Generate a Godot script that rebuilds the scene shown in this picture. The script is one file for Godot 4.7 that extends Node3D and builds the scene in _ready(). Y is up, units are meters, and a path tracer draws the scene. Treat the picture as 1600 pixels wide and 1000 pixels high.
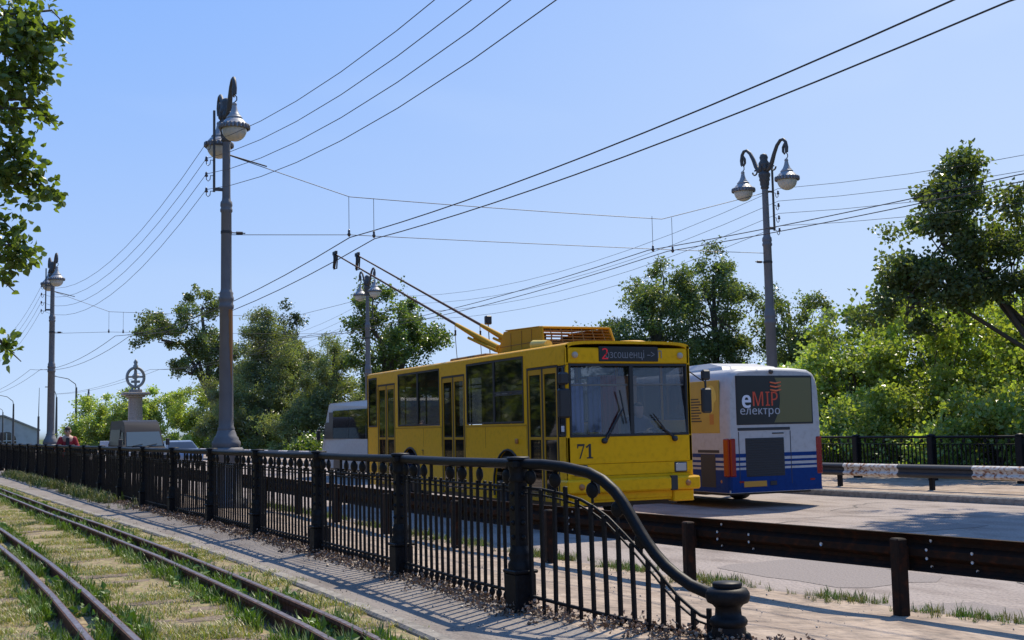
extends Node3D
# A city bridge road with a trolleybus, seen from the tram track beside it.
# x to the right across the road, -z away along the road, y up, metres. The road surface is at y = -0.15.

var rng := RandomNumberGenerator.new()
var M := {}
var T := {}
var taken := {}

# ---------------------------------------------------------------- naming
func numbered(called: String) -> String:
	if not taken.has(called):
		taken[called] = 0
		return called
	taken[called] += 1
	return "%s_%03d" % [called, taken[called]]

func tag(o: Node, label: String, category: String, group := "") -> Node:
	o.set_meta("label", label)
	o.set_meta("category", category)
	if group != "":
		o.set_meta("group", group)
	return o

func thing(called: String, label: String, category: String, at := Vector3.ZERO, turn := 0.0, group := "") -> Node3D:
	var o := Node3D.new()
	o.name = numbered(called)
	add_child(o)
	o.position = at
	o.rotation.y = turn
	tag(o, label, category, group)
	return o

func st_new() -> SurfaceTool:
	var st := SurfaceTool.new()
	st.begin(Mesh.PRIMITIVE_TRIANGLES)
	return st

func done(st: SurfaceTool) -> ArrayMesh:
	st.generate_normals()
	return st.commit()

func put(called: String, mesh: Mesh, m: Material, parent: Node) -> MeshInstance3D:
	var o := MeshInstance3D.new()
	o.name = numbered(called) if parent == self else called
	o.mesh = mesh
	o.material_override = m
	parent.add_child(o, true)
	return o

func obj(called: String, st: SurfaceTool, m: Material, parent: Node) -> MeshInstance3D:
	return put(called, done(st), m, parent)

func structure(o: Node) -> Node:
	o.set_meta("kind", "structure")
	return o

# ---------------------------------------------------------------- shapes
func tri(st: SurfaceTool, a: Vector3, b: Vector3, c: Vector3) -> void:
	st.add_vertex(a); st.add_vertex(b); st.add_vertex(c)

func quad(st: SurfaceTool, a: Vector3, b: Vector3, c: Vector3, d: Vector3) -> void:
	tri(st, a, b, c); tri(st, a, c, d)

# a box with chamfered edges; axes from a basis
func box(st: SurfaceTool, c: Vector3, s: Vector3, bev := 0.0, bs := Basis()) -> void:
	st.set_smooth_group(-1)
	var h := s * 0.5
	if bev <= 0.0:
		var p := []
		for i in 8:
			p.append(c + bs * Vector3(h.x if i & 1 else -h.x, h.y if i & 2 else -h.y, h.z if i & 4 else -h.z))
		for f in [[0, 1, 3, 2], [5, 4, 6, 7], [4, 0, 2, 6], [1, 5, 7, 3], [2, 3, 7, 6], [4, 5, 1, 0]]:
			quad(st, p[f[0]], p[f[2]] if false else p[f[1]], p[f[2]], p[f[3]])
		return
	bev = minf(bev, minf(h.x, minf(h.y, h.z)) * 0.9)
	for ax in 3:
		var u := (ax + 1) % 3
		var v := (ax + 2) % 3
		for sg in [-1.0, 1.0]:
			var q := []
			for k in [[-1, -1], [1, -1], [1, 1], [-1, 1]]:
				var w := Vector3.ZERO
				w[ax] = h[ax] * sg
				w[u] = (h[u] - bev) * k[0]
				w[v] = (h[v] - bev) * k[1]
				q.append(c + bs * w)
			if sg > 0:
				quad(st, q[3], q[2], q[1], q[0])
			else:
				quad(st, q[0], q[1], q[2], q[3])
	for ax in 3:
		var u := (ax + 1) % 3
		var v := (ax + 2) % 3
		for k in [[-1, -1], [1, -1], [1, 1], [-1, 1]]:
			var e := []
			for t in [[1, 0, -1], [0, 1, -1], [0, 1, 1], [1, 0, 1]]:
				var w := Vector3.ZERO
				w[u] = (h[u] - bev * (1 - t[0])) * k[0]
				w[v] = (h[v] - bev * (1 - t[1])) * k[1]
				w[ax] = (h[ax] - bev) * t[2]
				e.append(c + bs * w)
			if k[0] * k[1] > 0:
				quad(st, e[3], e[2], e[1], e[0])
			else:
				quad(st, e[0], e[1], e[2], e[3])
	for i in 8:
		var sx := 1.0 if i & 1 else -1.0
		var sy := 1.0 if i & 2 else -1.0
		var sz := 1.0 if i & 4 else -1.0
		var a := c + bs * Vector3(h.x * sx, (h.y - bev) * sy, (h.z - bev) * sz)
		var b := c + bs * Vector3((h.x - bev) * sx, h.y * sy, (h.z - bev) * sz)
		var d := c + bs * Vector3((h.x - bev) * sx, (h.y - bev) * sy, h.z * sz)
		if sx * sy * sz > 0:
			tri(st, a, d, b)
		else:
			tri(st, a, b, d)

func bx(x0: float, x1: float, y0: float, y1: float, z0: float, z1: float, st: SurfaceTool, bev := 0.0) -> void:
	box(st, Vector3(x0 + x1, y0 + y1, z0 + z1) * 0.5, Vector3(absf(x1 - x0), absf(y1 - y0), absf(z1 - z0)), bev)

# swept round tube with closed ends
func tube(st: SurfaceTool, pts: Array, radii: Array, sides := 8, caps := true) -> void:
	st.set_smooth_group(1)
	var n := pts.size()
	var rings := []
	var side := Vector3.ZERO
	for i in n:
		var d: Vector3 = (pts[mini(i + 1, n - 1)] - pts[maxi(i - 1, 0)]).normalized()
		if i == 0:
			side = d.cross(Vector3.UP if absf(d.y) < 0.9 else Vector3.RIGHT).normalized()
		else:
			side = (side - d * side.dot(d)).normalized()
		var up := side.cross(d)
		var r: float = radii[mini(i, radii.size() - 1)]
		var ring := []
		for k in sides:
			var a := TAU * k / sides
			ring.append(pts[i] + (side * cos(a) + up * sin(a)) * r)
		rings.append(ring)
	for i in n - 1:
		for k in sides:
			var k2 := (k + 1) % sides
			quad(st, rings[i][k], rings[i][k2], rings[i + 1][k2], rings[i + 1][k])
	if caps:
		st.set_smooth_group(-1)
		for k in range(1, sides - 1):
			tri(st, rings[0][0], rings[0][k + 1], rings[0][k])
			tri(st, rings[n - 1][0], rings[n - 1][k], rings[n - 1][k + 1])

# turned shape: profile of [radius, height], straight up from c; hard edges where the profile repeats a point
func lathe(st: SurfaceTool, c: Vector3, prof: Array, sides := 20, axis := Basis()) -> void:
	var g := 2
	for i in prof.size() - 1:
		var a: Array = prof[i]
		var b: Array = prof[i + 1]
		if is_equal_approx(a[0], b[0]) and is_equal_approx(a[1], b[1]):
			g += 1
			continue
		st.set_smooth_group(g)
		for k in sides:
			var t0 := TAU * k / sides
			var t1 := TAU * (k + 1) / sides
			var p := c + axis * Vector3(cos(t0) * a[0], a[1], sin(t0) * a[0])
			var q := c + axis * Vector3(cos(t1) * a[0], a[1], sin(t1) * a[0])
			var r := c + axis * Vector3(cos(t1) * b[0], b[1], sin(t1) * b[0])
			var s := c + axis * Vector3(cos(t0) * b[0], b[1], sin(t0) * b[0])
			if a[0] > 0.0001:
				tri(st, p, q, r)
			if b[0] > 0.0001:
				tri(st, p, r, s)

# flat polygon with thickness: points (u, v) laid on o + u*ua + v*va, from 0 to depth along na
func slab(st: SurfaceTool, poly: PackedVector2Array, o: Vector3, ua: Vector3, va: Vector3, na: Vector3, depth: float) -> void:
	st.set_smooth_group(-1)
	if Geometry2D.is_polygon_clockwise(poly):
		poly = poly.duplicate()
		poly.reverse()
	var idx := Geometry2D.triangulate_polygon(poly)
	var flip := ua.cross(va).dot(na) < 0.0
	var at := func(p: Vector2, d: float) -> Vector3: return o + ua * p.x + va * p.y + na * d
	for i in range(0, idx.size(), 3):
		var a: Vector2 = poly[idx[i]]
		var b: Vector2 = poly[idx[i + 1]]
		var c: Vector2 = poly[idx[i + 2]]
		if (b - a).cross(c - a) < 0.0:
			var t := b
			b = c
			c = t
		if flip:
			var t2 := b
			b = c
			c = t2
		tri(st, at.call(a, depth), at.call(c, depth), at.call(b, depth))
		tri(st, at.call(a, 0.0), at.call(b, 0.0), at.call(c, 0.0))
	for i in poly.size():
		var a: Vector2 = poly[i]
		var b: Vector2 = poly[(i + 1) % poly.size()]
		if flip:
			quad(st, at.call(a, 0.0), at.call(b, 0.0), at.call(b, depth), at.call(a, depth))
		else:
			quad(st, at.call(b, 0.0), at.call(a, 0.0), at.call(a, depth), at.call(b, depth))

# a side profile (z, y) given a half width for each point: car bodies
func loft(st: SurfaceTool, prof: Array, half: Array, smooth := false) -> void:
	st.set_smooth_group(-1)
	var poly := PackedVector2Array()
	for p in prof:
		poly.append(p)
	var cw := Geometry2D.is_polygon_clockwise(poly)
	var idx := Geometry2D.triangulate_polygon(poly)
	for i in range(0, idx.size(), 3):
		var v := []
		for k in 3:
			v.append(idx[i + k])
		var a: Vector2 = poly[v[0]]
		if (poly[v[1]] - a).cross(poly[v[2]] - a) < 0.0:
			v = [v[0], v[2], v[1]]
		for s in [-1.0, 1.0]:
			var q := []
			for k in v:
				q.append(Vector3(half[k] * s, poly[k].y, poly[k].x))
			if s < 0:
				tri(st, q[0], q[1], q[2])
			else:
				tri(st, q[0], q[2], q[1])
	if smooth:
		st.set_smooth_group(3)
	for i in poly.size():
		var j := (i + 1) % poly.size()
		var a := Vector3(-half[i], poly[i].y, poly[i].x)
		var b := Vector3(half[i], poly[i].y, poly[i].x)
		var c := Vector3(half[j], poly[j].y, poly[j].x)
		var d := Vector3(-half[j], poly[j].y, poly[j].x)
		if cw:
			quad(st, a, b, c, d)
		else:
			quad(st, d, c, b, a)

# a constant cross-section (u to the right, v up) carried along a path on the ground
func sweep(st: SurfaceTool, prof: Array, path: Array, smooth := false) -> void:
	st.set_smooth_group(4 if smooth else -1)
	var rings := []
	for i in path.size():
		var d: Vector3 = path[mini(i + 1, path.size() - 1)] - path[maxi(i - 1, 0)]
		d.y = 0
		d = d.normalized()
		var right := d.cross(Vector3.UP)
		var ring := []
		for p in prof:
			ring.append(path[i] + right * p[0] + Vector3.UP * p[1])
		rings.append(ring)
	var n := prof.size()
	for i in path.size() - 1:
		for k in n:
			var k2 := (k + 1) % n
			quad(st, rings[i][k], rings[i + 1][k], rings[i + 1][k2], rings[i][k2])
	st.set_smooth_group(-1)
	var poly := PackedVector2Array()
	for p in prof:
		poly.append(Vector2(p[0], p[1]))
	var idx := Geometry2D.triangulate_polygon(poly)
	for e in [0, path.size() - 1]:
		for i in range(0, idx.size(), 3):
			tri(st, rings[e][idx[i]], rings[e][idx[i + 1]], rings[e][idx[i + 2]])

func tab(t: Array, z: float) -> float:
	# piecewise linear, t is [[z, value], ...] with z falling
	if z >= t[0][0]:
		return t[0][1]
	for i in t.size() - 1:
		if z >= t[i + 1][0]:
			return lerpf(t[i][1], t[i + 1][1], (t[i][0] - z) / (t[i][0] - t[i + 1][0]))
	var a: Array = t[t.size() - 2]
	var b: Array = t[t.size() - 1]
	return b[1] + (b[1] - a[1]) / (a[0] - b[0]) * (b[0] - z)

# ---------------------------------------------------------------- materials
func ramp(stops: Array) -> Gradient:
	var g := Gradient.new()
	var o := PackedFloat32Array()
	var c := PackedColorArray()
	for s in stops:
		o.append(s[0])
		c.append(s[1])
	g.offsets = o
	g.colors = c
	return g

func noise_tex(freq: float, stops: Array, sd := 1, size := 512, octaves := 5, kind := FastNoiseLite.TYPE_SIMPLEX_SMOOTH, as_normal := false, bump := 4.0) -> NoiseTexture2D:
	var n := FastNoiseLite.new()
	n.seed = sd
	n.noise_type = kind
	n.frequency = freq
	n.fractal_octaves = octaves
	var t := NoiseTexture2D.new()
	t.width = size
	t.height = size
	t.seamless = true
	t.noise = n
	if as_normal:
		t.as_normal_map = true
		t.bump_strength = bump
	elif stops:
		t.color_ramp = ramp(stops)
	return t

func grey(v: float) -> Color:
	return Color(v, v, v)

func lin(r: float, g: float, b: float) -> Color:
	return Color(r, g, b).linear_to_srgb()

func mat(c: Color, rough := 0.7, metal := 0.0, tex: Texture2D = null, scale := 1.0, nrm: Texture2D = null, nscale := 0.5) -> StandardMaterial3D:
	var m := StandardMaterial3D.new()
	m.albedo_color = c
	m.roughness = rough
	m.metallic = metal
	if tex or nrm:
		m.uv1_triplanar = true
		m.uv1_world_triplanar = true
		m.uv1_scale = Vector3.ONE * scale
	if tex:
		m.albedo_texture = tex
	if nrm:
		m.normal_enabled = true
		m.normal_texture = nrm
		m.normal_scale = nscale
	return m

func glass(c: Color, alpha: float) -> StandardMaterial3D:
	var m := StandardMaterial3D.new()
	m.albedo_color = Color(c.r, c.g, c.b, alpha)
	m.transparency = BaseMaterial3D.TRANSPARENCY_ALPHA
	m.roughness = 0.03
	m.metallic_specular = 0.6
	return m

func leaf_mat(back: Color) -> StandardMaterial3D:
	var m := StandardMaterial3D.new()
	m.albedo_color = Color.WHITE
	m.vertex_color_use_as_albedo = true
	m.roughness = 0.5
	m.backlight_enabled = true
	m.backlight = back
	m.cull_mode = BaseMaterial3D.CULL_DISABLED
	return m

func make_materials() -> void:
	T.wear = noise_tex(0.008, [[0.0, grey(0.84)], [0.45, grey(0.96)], [1.0, grey(1.0)]], 3)
	T.grime = noise_tex(0.02, [[0.0, Color(0.9, 0.89, 0.87)], [0.3, Color(0.96, 0.955, 0.95)], [0.5, Color(0.985, 0.985, 0.98)], [1.0, Color(1, 1, 1)]], 71, 1024, 7)
	T.soft = noise_tex(0.005, [[0.0, grey(0.95)], [1.0, grey(1.0)]], 5, 512, 3)
	T.grain = noise_tex(0.09, [[0.0, grey(0.55)], [0.5, grey(0.85)], [1.0, grey(1.0)]], 7)
	T.asphalt = noise_tex(0.06, [[0.0, Color(0.66, 0.65, 0.64)], [0.35, Color(0.86, 0.85, 0.84)], [0.65, Color(0.94, 0.92, 0.9)], [1.0, Color(1, 0.99, 0.97)]], 11, 1024, 6)
	T.dust = noise_tex(0.008, [[0.0, Color(0.72, 0.7, 0.67)], [0.4, Color(0.9, 0.87, 0.83)], [0.62, Color(0.98, 0.95, 0.9)], [1.0, Color(1, 0.98, 0.95)]], 12, 1024, 7)
	T.soil = noise_tex(0.024, [[0.0, Color(0.36, 0.3, 0.25)], [0.25, Color(0.52, 0.45, 0.37)], [0.42, Color(0.58, 0.51, 0.4)], [0.56, Color(0.46, 0.46, 0.29)], [0.7, Color(0.6, 0.53, 0.44)], [1.0, Color(0.7, 0.63, 0.56)]], 17, 1024, 8)
	T.meadow = noise_tex(0.01, [[0.0, Color(0.2, 0.26, 0.1)], [0.5, Color(0.3, 0.36, 0.14)], [1.0, Color(0.4, 0.4, 0.2)]], 19)
	T.rust = noise_tex(0.016, [[0.0, Color(0.2, 0.13, 0.1)], [0.4, Color(0.3, 0.2, 0.15)], [0.6, Color(0.36, 0.24, 0.19)], [1.0, Color(0.46, 0.33, 0.27)]], 23, 512, 6)
	T.railhead = noise_tex(0.02, [[0.0, Color(0.33, 0.27, 0.25)], [0.5, Color(0.45, 0.4, 0.39)], [1.0, Color(0.56, 0.53, 0.53)]], 29)
	T.iron = noise_tex(0.03, [[0.0, Color(0.16, 0.11, 0.08)], [0.22, Color(0.13, 0.12, 0.12)], [0.6, Color(0.15, 0.15, 0.16)], [1.0, Color(0.2, 0.2, 0.21)]], 31, 512, 6)
	T.oldiron = noise_tex(0.014, [[0.0, Color(0.42, 0.24, 0.14)], [0.3, Color(0.28, 0.18, 0.13)], [0.55, Color(0.19, 0.15, 0.13)], [1.0, Color(0.24, 0.19, 0.16)]], 37, 512, 7)
	T.flaking = noise_tex(0.022, [[0.0, Color(0.4, 0.2, 0.1)], [0.3, Color(0.55, 0.34, 0.2)], [0.4, Color(0.78, 0.75, 0.7)], [1.0, Color(0.86, 0.85, 0.83)]], 41, 512, 6)
	T.bark = noise_tex(0.04, [[0.0, Color(0.17, 0.14, 0.11)], [0.5, Color(0.3, 0.26, 0.22)], [1.0, Color(0.42, 0.38, 0.33)]], 43)
	T.wood = noise_tex(0.03, [[0.0, Color(0.36, 0.3, 0.25)], [0.5, Color(0.55, 0.49, 0.42)], [1.0, Color(0.68, 0.62, 0.55)]], 47, 512, 6)
	T.stone = noise_tex(0.03, [[0.0, Color(0.5, 0.46, 0.43)], [0.5, Color(0.62, 0.58, 0.55)], [1.0, Color(0.7, 0.67, 0.64)]], 53)
	T.bumpy = noise_tex(0.05, [], 59, 512, 5, FastNoiseLite.TYPE_SIMPLEX_SMOOTH, true, 5.0)
	T.bumpsoft = noise_tex(0.012, [], 61, 512, 4, FastNoiseLite.TYPE_SIMPLEX_SMOOTH, true, 3.0)
	M.road = mat(lin(0.375, 0.322, 0.295), 0.92, 0.0, T.asphalt, 0.35, T.bumpy, 0.5)
	M.patch = mat(lin(0.27, 0.235, 0.218), 0.92, 0.0, T.asphalt, 0.6, T.bumpy, 0.6)
	T.stain = noise_tex(0.011, [[0.0, Color(0.7, 0.68, 0.66)], [0.3, Color(0.88, 0.87, 0.86)], [0.55, Color(0.97, 0.97, 0.96)], [1.0, Color(1, 1, 1)]], 83, 1024, 8)
	M.tar = mat(lin(0.05, 0.046, 0.043), 0.8)
	M.path = mat(lin(0.4, 0.33, 0.28), 0.95, 0.0, T.dust, 0.3, T.bumpy, 0.8)
	M.walk = mat(lin(0.275, 0.245, 0.222), 0.93, 0.0, T.asphalt, 0.5, T.bumpy, 0.6)
	for m in [M.road, M.walk, M.path]:
		m.detail_enabled = true
		m.detail_blend_mode = BaseMaterial3D.BLEND_MODE_MUL
		m.detail_albedo = T.stain
		m.detail_uv_layer = BaseMaterial3D.DETAIL_UV_2
		m.uv2_triplanar = true
		m.uv2_world_triplanar = true
		m.uv2_scale = Vector3(0.11, 0.11, 0.05)
	M.soil = mat(Color(0.98, 0.97, 0.92), 0.97, 0.0, T.soil, 0.25, T.bumpy, 1.0)
	M.meadow = mat(Color.WHITE, 0.97, 0.0, T.meadow, 0.08, T.bumpy, 0.8)
	M.kerb = mat(lin(0.27, 0.26, 0.245), 0.92, 0.0, T.dust, 0.6, T.bumpy, 0.6)
	M.rail_side = mat(Color.WHITE, 0.85, 0.2, T.rust, 1.2, T.bumpy, 0.4)
	M.rail_top = mat(Color.WHITE, 0.42, 0.6, T.railhead, 1.0)
	M.sleeper = mat(Color(0.86, 0.84, 0.83), 0.95, 0.0, T.wood, 1.4, T.bumpy, 1.0)
	M.iron = mat(lin(0.42, 0.42, 0.43), 0.52, 0.0, T.iron, 1.6, T.bumpsoft, 0.4)
	M.iron.metallic_specular = 0.3
	M.beam_dark = mat(lin(0.5, 0.47, 0.45), 0.7, 0.0, T.oldiron, 1.0, T.bumpsoft, 0.3)
	M.beam_dark.metallic_specular = 0.25
	M.beam_white = mat(Color.WHITE, 0.7, 0.0, T.flaking, 0.55, T.bumpsoft, 0.3)
	M.beam_black = mat(lin(0.035, 0.037, 0.042), 0.6, 0.0, T.wear, 0.8)
	M.lit_hole_dot = mat(lin(0.6, 0.6, 0.6), 0.4, 0.5)  # light grey imitates sunlit asphalt showing through the beam holes
	M.pole = mat(lin(0.145, 0.142, 0.148), 0.6, 0.0, T.wear, 0.4, T.bumpsoft, 0.3)
	M.pole_dark = mat(lin(0.09, 0.088, 0.088), 0.6, 0.1, T.grain, 1.4, T.bumpsoft, 0.4)
	M.lampcap = mat(lin(0.3, 0.3, 0.31), 0.5, 0.1, T.wear, 2.0)
	M.lampglass = mat(lin(0.5, 0.5, 0.46), 0.2, 0.0, T.wear, 2.0)
	M.ruststain = mat(lin(0.42, 0.18, 0.055), 0.9, 0.0, T.grain, 1.2)
	M.wire = mat(lin(0.045, 0.04, 0.04), 0.55, 0.3)
	M.insulator = mat(lin(0.06, 0.045, 0.04), 0.25, 0.0)
	M.yellow = mat(lin(0.76, 0.385, 0.003), 0.38, 0.0, T.grime, 0.35)
	M.yellow.metallic_specular = 0.28
	M.yellow_old = mat(lin(0.5, 0.26, 0.015), 0.6, 0.0, T.grime, 1.2)
	M.yellow_old.metallic_specular = 0.25
	M.rusty_yellow = mat(lin(0.32, 0.16, 0.035), 0.8, 0.0, T.grain, 1.5)
	M.rod = mat(lin(0.16, 0.085, 0.05), 0.7, 0.2, T.grain, 1.2)
	M.rubber = mat(lin(0.016, 0.016, 0.017), 0.75, 0.0, T.grain, 2.0)
	M.gasket = mat(lin(0.012, 0.012, 0.013), 0.55)
	M.black = mat(lin(0.014, 0.014, 0.016), 0.45)
	M.glass = glass(lin(0.008, 0.01, 0.011), 0.6)
	M.glass_dark = glass(lin(0.005, 0.007, 0.008), 0.8)
	M.windscreen = glass(lin(0.03, 0.035, 0.045), 0.14)
	M.windscreen.metallic_specular = 0.52
	M.van_side = mat(lin(0.02, 0.026, 0.018), 0.3)
	M.van_side.metallic_specular = 0.2
	M.van_screen = mat(lin(0.1, 0.125, 0.13), 0.08)  # opaque pale blue-grey, the sky reflection is put into the colour
	M.glass_clear = glass(lin(0.05, 0.055, 0.06), 0.12)
	M.led = mat(lin(0.006, 0.006, 0.008), 0.35)
	M.led_on = mat(lin(0.16, 0.16, 0.17), 0.6)
	M.led_red = mat(lin(0.3, 0.01, 0.02), 0.5)
	M.led_red.emission_enabled = true
	M.led_red.emission = Color(0.8, 0.04, 0.08)
	M.led_red.emission_energy_multiplier = 0.25
	M.digit = mat(lin(0.01, 0.01, 0.01), 0.5)
	M.chrome = mat(lin(0.6, 0.6, 0.62), 0.18, 0.9)
	M.lens = mat(lin(0.4, 0.4, 0.4), 0.12, 0.3)
	M.amber = mat(lin(0.35, 0.13, 0.03), 0.3)
	M.whitelens = mat(lin(0.42, 0.34, 0.25), 0.35)
	M.redlens = mat(lin(0.24, 0.008, 0.006), 0.25)
	M.seat = mat(lin(0.04, 0.06, 0.16), 0.8)
	M.seat_grey = mat(lin(0.13, 0.14, 0.13), 0.85)
	M.curtain_red = mat(lin(0.3, 0.03, 0.015), 0.9)
	M.curtain_tan = mat(lin(0.45, 0.28, 0.14), 0.9)
	M.curtain_blue = mat(lin(0.05, 0.09, 0.26), 0.9)
	M.panel_olive = mat(lin(0.2, 0.2, 0.15), 0.7)
	M.floor = mat(lin(0.06, 0.055, 0.05), 0.85)
	M.lining = mat(lin(0.14, 0.135, 0.12), 0.8)
	M.white = mat(lin(0.43, 0.42, 0.41), 0.4, 0.0, T.grime, 0.3)
	M.white.metallic_specular = 0.35
	M.blue = mat(lin(0.005, 0.036, 0.16), 0.4, 0.0, T.grime, 0.3)
	M.blue.metallic_specular = 0.22
	M.poster = mat(lin(0.46, 0.3, 0.04), 0.5, 0.0, T.soft, 0.8)
	M.poster_dark = mat(lin(0.11, 0.1, 0.035), 0.3)
	M.bulb = mat(lin(0.62, 0.45, 0.08), 0.5)
	M.bulb_orange = mat(lin(0.42, 0.16, 0.02), 0.5)
	M.ink = mat(lin(0.05, 0.04, 0.02), 0.6)
	M.letter_white = mat(lin(0.62, 0.64, 0.7), 0.5)
	M.letter_grey = mat(lin(0.36, 0.37, 0.4), 0.5)
	M.letter_red = mat(lin(0.55, 0.06, 0.02), 0.5)
	M.coil = mat(lin(0.75, 0.16, 0.06), 0.5)
	M.plate = mat(lin(0.5, 0.24, 0.02), 0.5)
	M.grille = mat(lin(0.02, 0.021, 0.024), 0.6)
	M.van = mat(lin(0.03, 0.028, 0.03), 0.45, 0.0, T.grime, 0.5)
	M.van.metallic_specular = 0.25
	M.carpaint = mat(lin(0.2, 0.25, 0.34), 0.3, 0.3)
	M.skin = mat(lin(0.42, 0.25, 0.18), 0.6)
	M.hair = mat(lin(0.05, 0.028, 0.015), 0.7)
	M.jacket = mat(lin(0.27, 0.012, 0.02), 0.75)
	M.dark_cloth = mat(lin(0.02, 0.022, 0.03), 0.85)
	M.navy = mat(lin(0.03, 0.045, 0.11), 0.85)
	M.stone = mat(Color.WHITE, 0.9, 0.0, T.stone, 0.4, T.bumpy, 0.6)
	M.emblem = mat(lin(0.24, 0.25, 0.25), 0.6, 0.2)
	M.plaster = mat(lin(0.42, 0.4, 0.4), 0.9, 0.0, T.wear, 0.1)
	M.roofing = mat(lin(0.33, 0.28, 0.25), 0.85, 0.0, T.wear, 0.2)
	M.farpole = mat(lin(0.08, 0.075, 0.07), 0.8, 0.0, T.wear, 0.5)
	M.bark = mat(Color.WHITE, 0.95, 0.0, T.bark, 0.8, T.bumpy, 1.0)
	M.twig = mat(lin(0.09, 0.075, 0.06), 0.9)
	M.leaf = leaf_mat(Color(0.95, 1.0, 0.55))
	M.leaf.roughness = 0.33
	M.blade = leaf_mat(Color(0.7, 0.78, 0.4))
	M.litter = leaf_mat(Color(0.3, 0.25, 0.2))

# ---------------------------------------------------------------- lines of the place (z, x)
var FENCE := [[-9.24, 4.28], [-12.1, 4.22], [-15.0, 4.12], [-17.9, 3.97], [-20.8, 3.82], [-23.6, 3.63], [-26.5, 3.46], [-29.4, 3.31], [-32.3, 3.14], [-35.2, 2.99], [-38.0, 2.85], [-40.9, 2.66], [-43.8, 2.49], [-46.7, 2.35], [-49.6, 2.16], [-52.4, 1.99], [-120.0, -1.9]]
var GUARD := [[-6.6, 7.34], [-7.76, 7.15], [-10.28, 6.72], [-12.8, 6.4], [-15.3, 6.2], [-18.0, 6.05], [-26.0, 5.85], [-52.4, 4.4], [-120.0, 0.6]]
var KERB := [[4.0, 21.0], [-10.0, 20.2], [-18.0, 19.6], [-23.0, 19.0], [-40.0, 17.8], [-54.0, 16.6], [-120.0, 12.4]]

func fence_x(z: float) -> float:
	return tab(FENCE, z)

func walk_x(z: float) -> float:
	return fence_x(z) - (1.04 + maxf(0.0, -z - 14.0) * 0.014)

func rail_x(z: float, off: float) -> float:
	return fence_x(z) - 1.93 - maxf(0.0, -z - 9.0) * 0.012 + off

func guard_x(z: float) -> float:
	return tab(GUARD, z)

func kerb_x(z: float) -> float:
	return tab(KERB, z)

var bumps := FastNoiseLite.new()

func strip(called: String, m: Material, fl: Callable, fr: Callable, yl: Callable, yr: Callable, z0: float, z1: float, nz: int, nx: int, amp: float, fr_scale := 0.6) -> MeshInstance3D:
	var st := st_new()
	st.set_smooth_group(1)
	var rows := []
	for i in nz + 1:
		var t := float(i) / nz
		var z := lerpf(z0, z1, t * t * 0.75 + t * 0.25)
		var row := []
		for k in nx + 1:
			var u := float(k) / nx
			var x: float = lerpf(fl.call(z), fr.call(z), u)
			var edge := minf(1.0, minf(u, 1.0 - u) * 12.0)
			var y: float = lerpf(yl.call(z), yr.call(z), u) + bumps.get_noise_2d(x / fr_scale * 10.0, z / fr_scale * 10.0) * amp * edge
			row.append(Vector3(x, y, z))
		rows.append(row)
	for i in nz:
		for k in nx:
			quad(st, rows[i][k], rows[i + 1][k], rows[i + 1][k + 1], rows[i][k + 1])
	var o := obj(called, st, m, self)
	structure(o)
	return o

func flat(v: float) -> Callable:
	return func(_z: float) -> float: return v

func bed_y(x: float, z: float) -> float:
	return 0.075 + bumps.get_noise_2d(x / 0.5 * 10.0, z / 0.5 * 10.0) * 0.05

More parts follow.
